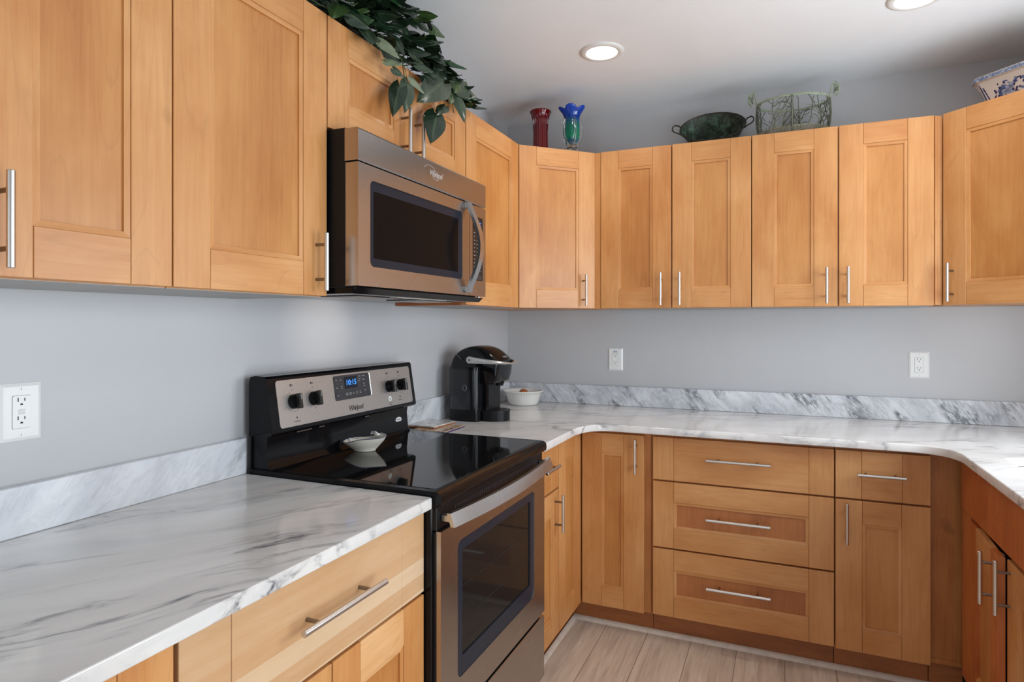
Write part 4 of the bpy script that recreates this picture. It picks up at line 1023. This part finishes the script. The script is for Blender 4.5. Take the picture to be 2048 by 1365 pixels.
# ------------------------------------------------------------------ wire basket
def basket():
    t = thing('wire_basket', 'pale green twig-like wire basket with curled end handles above the cabinets', 'basket', (1.492, -.178, CT), R(1))
    A0, B0, A1, B1, H = .136, .096, .148, .112, .168
    def P(a, h, o=0.0):
        f = h/H; bulge = .010*sin(pi*f); return Vector(((A0+(A1-A0)*f+bulge+o)*cos(a), (B0+(B1-B0)*f+bulge+o)*sin(a), h))
    N = 72; ang = [2*pi*k/N for k in range(N)]
    b = MB(); b.tube([P(a, H)+Vector((0, 0, .0015*sin(9*a))) for a in ang], .0038, 8, True); b.tube([P(a, H+.004, .002)+Vector((0, 0, .0012*sin(13*a+1))) for a in ang], .0018, 6, True)
    b.build('rim', 'verdigris', t)
    b = MB()
    for h in (.014, .036): b.tube([P(a, h) for a in ang], .0022, 6, True)
    for k in range(150):
        a = 2*pi*k/150; b.tube([P(a, .013, .001), P(a+.02, .025, .0025), P(a+.01, .037, .001)], .0019, 4)
    b.build('woven_band', 'basket_straw', t)
    b = MB(); b.tube([P(a, .003) for a in ang], .0022, 6, True)
    for k in range(-4, 5): yy = k*.02; xx = A0*math.sqrt(max(0, 1-(yy/B0)**2)); b.tube([(-xx, yy, .003), (xx, yy, .003)], .0014, 5)
    b.build('base_wires', 'verdigris_dark', t)
    rr = random.Random(11); b = MB()
    for a in (R(-92), R(88), R(-8), R(188)): b.tube([P(a, h, .003) for h in (.0, .03, .06, .10, .14, H)], .0036, 7)
    for s in range(34):
        a = 2*pi*s/34+rr.uniform(-.06, .06); h = .03; da = rr.uniform(-.13, .13); pts = [P(a, h)]
        while h < H-.012:
            h += rr.uniform(.016, .026); a += da+rr.uniform(-.05, .05); pts.append(P(a, min(h, H)))
            if rr.random() < .42:
                sgn = rr.choice((-1, 1)); q = [P(a, min(h, H))]; a2, h2 = a, h
                for _ in range(rr.randint(2, 4)): a2 += sgn*rr.uniform(.06, .14); h2 = max(.03, min(H, h2+rr.uniform(-.01, .024))); q.append(P(a2, h2))
                b.tube(q, .0015, 5)
        b.tube(pts, [.0024-.0008*i/len(pts) for i in range(len(pts))], 6)
    b.build('twig_wires', 'verdigris_dark', t)
    for s in (-1, 1):
        b = MB()
        for dy in (-.020, .020):
            pts = []
            for k in range(18):
                u = k/17
                if u < .5: pts.append((s*(A1+.002+.016*u*2), dy*(1-.3*u), H+.068*sin(u*pi)))
                else:
                    v = (u-.5)*2; pts.append((s*(A1+.018+.022*sin(v*pi*.9)), dy*(1-.3*u), H+.068-.030*(1-cos(v*pi*.9))))
            b.tube(pts, .0026, 7)
        for k in range(3): b.tube([(s*(A1+.030+.010*cos(a+k)), .004*(k-1)+.016*sin(a), H+.046-.008*k+.007*sin(a*2+k)) for a in [2*pi*i/16 for i in range(17)]], .0022, 6)
        b.build('handle', 'verdigris', t)
M['verdigris'] = plain('verdigris_wire', S(156, 166, 140), .6, .1, .25, 60); M['verdigris_dark'] = plain('verdigris_dark', S(98, 100, 84), .6, .1, .4, 50); M['basket_straw'] = plain('basket_band', S(138, 134, 114), .7, 0, .3, 90)
basket()

# ------------------------------------------------------------------ blue and white planter on the right corner cabinet
def planter():
    rz = R(-49); t = thing('planter', 'blue and white porcelain planter with floral pattern on the right corner cabinet', 'planter', (2.318, -.334, CT), rz)
    a1, b1 = .170, .105
    def ring(k, z, ch=.030):
        a, c = a1*k, b1*(1-(1-k)*1.5); return [(-a+ch, -c, z), (a-ch, -c, z), (a, -c+ch, z), (a, c-ch, z), (a-ch, c, z), (-a+ch, c, z), (-a, c-ch, z), (-a, -c+ch, z)]
    rings = [ring(.74, 0), ring(.76, .004), ring(.82, .04), ring(.90, .085), ring(.955, .110), ring(.995, .1145), ring(1.005, .130), ring(.985, .1335), ring(.93, .130), ring(.90, .110), ring(.80, .03), ring(.7, .012)]
    def stack(b, rs, mi=0, cap=True):
        n = 8; vs = [p for r in rs for p in r]; fs = [(i*n+k, i*n+(k+1) % n, (i+1)*n+(k+1) % n, (i+1)*n+k) for i in range(len(rs)-1) for k in range(n)]
        if cap: fs += [tuple(range(n))[::-1], tuple(range((len(rs)-1)*n, len(rs)*n))]
        b.add(vs, fs, mi)
    b = MB(); stack(b, rings); b.build('body', 'porcelain_p', t, 20)
    b = MB(); stack(b, [ring(1.005, .1155), ring(1.0145, .1290)], cap=False); b.build('rim_band', 'rim_pattern', t, 20)
    # floral painting on the long front face
    def face(u, v):   # u along the face (-1..1), v height 0..1
        z = .006+v*.098; k = .76+.175*(z/.108); c = b1*(1-(1-k)*1.5); return Vector((u*(a1*k-.03), -c-.0007, z))
    fd = (face(0, 1)-face(0, 0)).normalized()
    def petal(b, u, v, L, W, ang, mi):
        c = face(u, v); n = 12; vs = [c+Vector((1, 0, 0))*(L*.5*(1+cos(q))*cos(ang)-W*sin(q)*sin(ang))+fd*(L*.5*(1+cos(q))*sin(ang)+W*sin(q)*cos(ang))+Vector((0, -.0002*mi, 0)) for q in [2*pi*k/n for k in range(n)]]
        b.add(vs, [tuple(range(n))], mi)
    b = MB(); rr = random.Random(3)
    for fu, fv, R_, np_, m0 in ((-.42, .56, .017, 8, 1), (-.28, .46, .020, 9, 2), (-.50, .38, .013, 6, 1), (.28, .70, .014, 5, 1), (.02, .84, .016, 3, 1), (.62, .45, .018, 8, 2), (.75, .7, .013, 6, 1), (-.15, .62, .012, 6, 2)):
        for k in range(np_): petal(b, fu, fv, R_*1.15, R_*.34, 2*pi*k/np_+rr.uniform(-.2, .2), m0 if k % 3 else 0)
        petal(b, fu, fv, .004, .003, 0, 0)
    for k in range(46):
        u, v = rr.uniform(-.72, .9), rr.uniform(.08, .85)
        petal(b, u, v, rr.uniform(.010, .020), rr.uniform(.0022, .004), rr.uniform(0, 6.3), rr.choice((0, 0, 1)))
    for k in range(12): petal(b, -.93, .1+.07*k, .010, .0022, R(60+k*9), 0)
    b.build('floral_painting', ['ink_blue', 'ink_mid', 'ink_pale'], t, 0)
    b = MB(); 
    for s in (-1, 1):
        pts = [face(s*1.0+s*.02, v)+Vector((0, .0, 0)) for v in [k/10 for k in range(11)]]; b.tube(pts, .0018, 5)
        pts = [(s*(a1*(.76+.175*v)-.003), -b1*(1-(1-(.76+.175*v))*1.5)+.030, .004+.1*v) for v in [k/10 for k in range(11)]]; b.tube(pts, .0022, 5)
    b.build('corner_scroll', 'ink_blue', t)
t_ = NT('rim_pattern'); v = t_.coords(rand=False); n_ = t_.noise(v, 120, 3, .6, 1)
t_.set(Base_Color=t_.ramp(n_, [(.40, S(96, 112, 152)), (.52, S(150, 164, 190)), (.66, S(206, 212, 222))]), Roughness=.2); M['rim_pattern'] = t_.m
M['porcelain_p'] = plain('planter_white', S(214, 206, 198), .15, 0, .03)
planter()

# ------------------------------------------------------------------ trailing ivy on the cabinet above the microwave
def leaf_mesh(b, uvs, cols, base, tip, width, normal, tone, rr, fold=.22, curl=.12):
    B = Vector(base); T = Vector(tip); d = (T-B); L = d.length; d.normalize()
    nrm = Vector(normal); nrm = (nrm-d*nrm.dot(d)); 
    if nrm.length < 1e-4: nrm = d.orthogonal()
    nrm.normalize(); s = d.cross(nrm)
    NU, NV = 10, 8; o = len(b.v)
    for i in range(NU+1):
        u = i/NU
        wv = (sin(pi*min(1, u**.62*1.0))**.85 if 0 < u < 1 else 0.0)*(1-.25*u)*1.12
        if i == 0: wv = .34
        wv = wv*width*.60
        for j in range(NV+1):
            v = -1+2*j/NV
            x = u*L-L*.20*abs(v)**1.3*(1-u)**2.2*1.2
            y = v*wv
            z = -abs(v)*wv*fold-curl*L*(u-.35)**2+.015*L*sin(u*9+v*3)
            b.v.append(tuple(B+d*x+s*y+nrm*z)); uvs.append((u, v*.5+.5)); cols.append(tone)
    for i in range(NU):
        for j in range(NV):
            a = o+i*(NV+1)+j; b.f.append((a, a+1, a+NV+2, a+NV+1)); b.m.append(0)
def leaf_material():
    t = NT('ivy_leaf'); uv = t.n('ShaderNodeUVMap'); sp = t.n('ShaderNodeSeparateXYZ'); t.l(uv.outputs[0], sp.inputs[0])
    at = t.n('ShaderNodeAttribute', attribute_name='tone')
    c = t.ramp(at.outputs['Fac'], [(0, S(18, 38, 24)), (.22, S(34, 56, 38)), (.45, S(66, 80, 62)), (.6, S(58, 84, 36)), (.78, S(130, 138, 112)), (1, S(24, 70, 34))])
    mid = t.math('ABSOLUTE', t.math('SUBTRACT', sp.outputs[1], .5))
    veins = t.math('FRACT', t.math('MULTIPLY', t.math('SUBTRACT', sp.outputs[0], t.math('MULTIPLY', mid, .7)), 6.0))
    vl = t.ramp(veins, [(0, (1, 1, 1)), (.10, (.2,)*3), (.25, (0, 0, 0)), (.9, (0, 0, 0)), (1, (.8,)*3)])
    ml = t.ramp(mid, [(0, (1, 1, 1)), (.035, (.4,)*3), (.08, (0, 0, 0))])
    n = t.noise(t.coords(rand=False), 40, 4)
    c = t.mix(t.math('MULTIPLY', t.math('MAXIMUM', t.math('MULTIPLY', vl, .45), ml), .38), c, S(112, 136, 92))
    c = t.mix(t.math('MULTIPLY', n, .35), c, S(16, 30, 20))
    t.set(Base_Color=c, Roughness=.36); return t.m
M['leaf'] = leaf_material(); M['stem'] = plain('ivy_stem', S(58, 70, 38), .6, 0, .2, 40); M['moss'] = plain('moss', S(26, 28, 18), .9, 0, .4, 50)
LEAVES = [(0.39,-1.474,2.047,0.4,-1.521,1.943,0.063,0.0),
 (0.38,-1.678,2.076,0.4,-1.742,1.966,0.043,0.0),
 (0.39,-1.645,2.091,0.41,-1.689,1.988,0.043,1.0),
 (0.38,-1.397,2.105,0.4,-1.491,2.045,0.032,1.0),
 (0.36,-1.284,2.235,0.4,-1.173,2.2,0.077,1.0),
 (0.38,-1.405,2.185,0.42,-1.625,2.046,0.077,1.0),
 (0.37,-1.289,2.172,0.4,-1.282,2.081,0.042,1.0),
 (0.34,-1.432,2.287,0.38,-1.38,2.253,0.064,0.0),
 (0.33,-1.256,2.263,0.32,-1.269,2.297,0.043,2.0),
 (0.28,-1.307,2.433,0.28,-1.216,2.437,0.034,2.0),
 (0.39,-1.625,2.116,0.41,-1.578,2.082,0.027,3.0),
 (0.34,-1.794,2.207,0.4,-1.843,2.137,0.051,1.0),
 (0.33,-1.898,2.229,0.37,-1.976,2.153,0.042,2.0),
 (0.3,-1.538,2.392,0.33,-1.454,2.418,0.035,1.0),
 (0.3,-1.444,2.407,0.32,-1.399,2.404,0.026,1.0),
 (0.37,-1.762,2.178,0.41,-1.717,2.14,0.031,3.0),
 (0.39,-1.766,2.114,0.42,-1.717,2.121,0.02,3.0),
 (0.37,-1.695,2.123,0.39,-1.665,2.104,0.021,1.0),
 (0.31,-1.496,2.314,0.33,-1.415,2.336,0.043,0.0),
 (0.35,-1.566,2.224,0.37,-1.519,2.206,0.03,1.0),
 (0.36,-1.473,2.196,0.38,-1.397,2.192,0.043,0.0),
 (0.37,-1.284,2.221,0.39,-1.347,2.167,0.034,2.0),
 (0.37,-1.337,2.173,0.39,-1.373,2.119,0.033,2.0),
 (0.37,-1.248,2.188,0.39,-1.213,2.176,0.019,1.0),
 (0.31,-1.799,2.276,0.34,-1.772,2.269,0.031,2.0),
 (0.34,-1.87,2.217,0.37,-1.807,2.198,0.043,0.0),
 (0.31,-1.6,2.331,0.32,-1.585,2.315,0.023,1.0),
 (0.28,-1.714,2.347,0.3,-1.685,2.346,0.036,2.0),
 (0.28,-1.609,2.378,0.32,-1.589,2.362,0.049,2.0),
 (0.3,-1.353,2.405,0.31,-1.366,2.358,0.019,2.0),
 (0.37,-1.519,2.169,0.4,-1.495,2.15,0.046,0.0),
 (0.31,-1.719,2.274,0.34,-1.651,2.269,0.039,0.0),
 (0.31,-1.677,2.271,0.34,-1.564,2.312,0.022,0.0),
 (0.34,-1.651,2.24,0.37,-1.631,2.191,0.029,0.0),
 (0.32,-1.554,2.315,0.34,-1.55,2.263,0.027,0.0),
 (0.35,-1.393,2.251,0.37,-1.362,2.21,0.041,0.0),
 (0.37,-1.562,2.184,0.4,-1.502,2.18,0.026,1.0),
 (0.36,-1.723,2.167,0.39,-1.681,2.143,0.042,0.0),
 (0.3,-1.881,2.247,0.33,-1.857,2.245,0.033,0.0),
 (0.29,-1.537,2.41,0.31,-1.633,2.353,0.035,1.0),
 (0.3,-1.775,2.248,0.33,-1.735,2.263,0.031,4.0),
 (0.29,-1.42,2.399,0.31,-1.374,2.382,0.037,0.0),
 (0.28,-1.372,2.346,0.28,-1.324,2.4,0.038,4.0),
 (0.29,-1.48,2.393,0.31,-1.459,2.357,0.032,0.0),
 (0.35,-1.417,2.177,0.37,-1.379,2.134,0.049,0.0),
 (0.35,-1.201,2.262,0.37,-1.257,2.205,0.026,2.0),
 (0.3,-1.717,2.316,0.32,-1.75,2.272,0.032,2.0),
 (0.36,-1.344,2.143,0.37,-1.387,2.136,0.025,0.0)]

def ivy():
    t = thing('trailing_ivy', 'artificial heart-leaved ivy spilling over the cabinet above the microwave', 'plant', (.19, -1.62, CT))
    rr = random.Random(21); b = MB(); uvs = []; cols = []; st = MB()
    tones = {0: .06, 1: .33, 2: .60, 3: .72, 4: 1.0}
    off = Vector(t.location)
    for x0, y0, z0, x1, y1, z1, w_, tn in LEAVES:
        B, T = Vector((x0, y0, z0)), Vector((x1, y1, z1))
        nn = Vector((1, -.55, .35))+Vector((rr.uniform(-.3, .3), rr.uniform(-.4, .4), rr.uniform(-.2, .4)))
        leaf_mesh(b, uvs, cols, B-off, T-off, w_*1.08, nn, tones[int(tn)]+rr.uniform(-.04, .04), rr, rr.uniform(.1, .3), rr.uniform(.05, .2))
        # petiole running back to the mound
        root = Vector((max(.12, B.x-.10), B.y-.06+rr.uniform(-.04, .04), max(CT+.03, B.z+rr.uniform(-.01, .03))))
        if B.z < CT: root = Vector((.31, B.y-.02+rr.uniform(-.03, .03), CT+.035))
        mid = (B+root)/2+Vector((.015, 0, .025)); st.tube([root-off, ((root+mid)/2+Vector((0, 0, .006)))-off, mid-off, B-off], .0009, 5)
    # the mound: leaves crowded over the cabinet top
    def topz(y): 
        pts = [(-2.30, 2.36), (-1.95, 2.42), (-1.60, 2.44), (-1.42, 2.40), (-1.30, 2.33), (-1.18, 2.26), (-1.10, 2.22)]
        for (a, za), (c, zc) in zip(pts, pts[1:]):
            if a <= y <= c: return za+(zc-za)*(y-a)/(c-a)
        return 2.22
    k = 0
    while k < 330:
        y = rr.uniform(-2.15, -1.13); x = rr.uniform(.07, .345) if k < 220 else rr.uniform(.29, .36); zt = topz(y)-.03*abs(x-.2)/.2
        z = CT+.015+(zt-CT-.03)*rr.random()**.7
        if x > .30 and z < CT+.012: continue
        a = rr.uniform(-1.3, 1.3); L = rr.uniform(.05, .085)
        d = Vector((cos(a)*.9+.2, sin(a), rr.uniform(-.75, .25))).normalized()
        T = Vector((x, y, z))+d*L
        if T.z < CT+.004 and T.x < .345: T.z = CT+.006
        if T.x < .02 or T.z > 2.46: continue
        nn = Vector((.6+rr.uniform(-.4, .4), rr.uniform(-.6, .4), .8))
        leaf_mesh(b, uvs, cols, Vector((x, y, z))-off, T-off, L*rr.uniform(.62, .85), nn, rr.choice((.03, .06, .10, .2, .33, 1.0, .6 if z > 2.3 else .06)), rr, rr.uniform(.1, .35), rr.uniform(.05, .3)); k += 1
    b.uv = uvs
    me_o = b.build('leaves', 'leaf', t, 60)
    at = me_o.data.attributes.new('tone', 'FLOAT', 'POINT')
    for i, c in enumerate(cols): at.data[i].value = c
    # vines
    for s in range(16):
        y = rr.uniform(-2.05, -1.35); p = Vector((rr.uniform(.12, .3), y, CT+.03)); pts = [p-off]
        for _ in range(9):
            p = p+Vector((rr.uniform(-.02, .03), rr.uniform(.005, .06), rr.uniform(-.012, .028))); p.z = min(max(p.z, CT+.01), topz(p.y)); p.x = min(p.x, .36); pts.append(p-off)
        st.tube(pts, .0018, 5)
    for y in (-1.66, -1.47, -1.35): st.tube([Vector((.30, y-.02, CT+.05))-off, Vector((.35, y-.01, CT+.03))-off, Vector((.378, y, CT-.03))-off, Vector((.385, y+.004, CT-.09))-off], .0018, 5)
    st.tube([Vector((.27, -1.30, 2.30))-off, Vector((.262, -1.265, 2.36))-off, Vector((.27, -1.275, 2.42))-off], .0022, 5)
    st.build('stems', 'stem', t, 60)
    # low woven trough hidden under the leaves
    m = MB(); m.lathe([(.085, .001), (.10, .03), (.105, .07), (.098, .072), (.08, .05), (0, .05)], 28, c=(.0, -.10, 0), sx=.95, sy=2.2); m.build('container', 'moss', t, 50)
ivy()
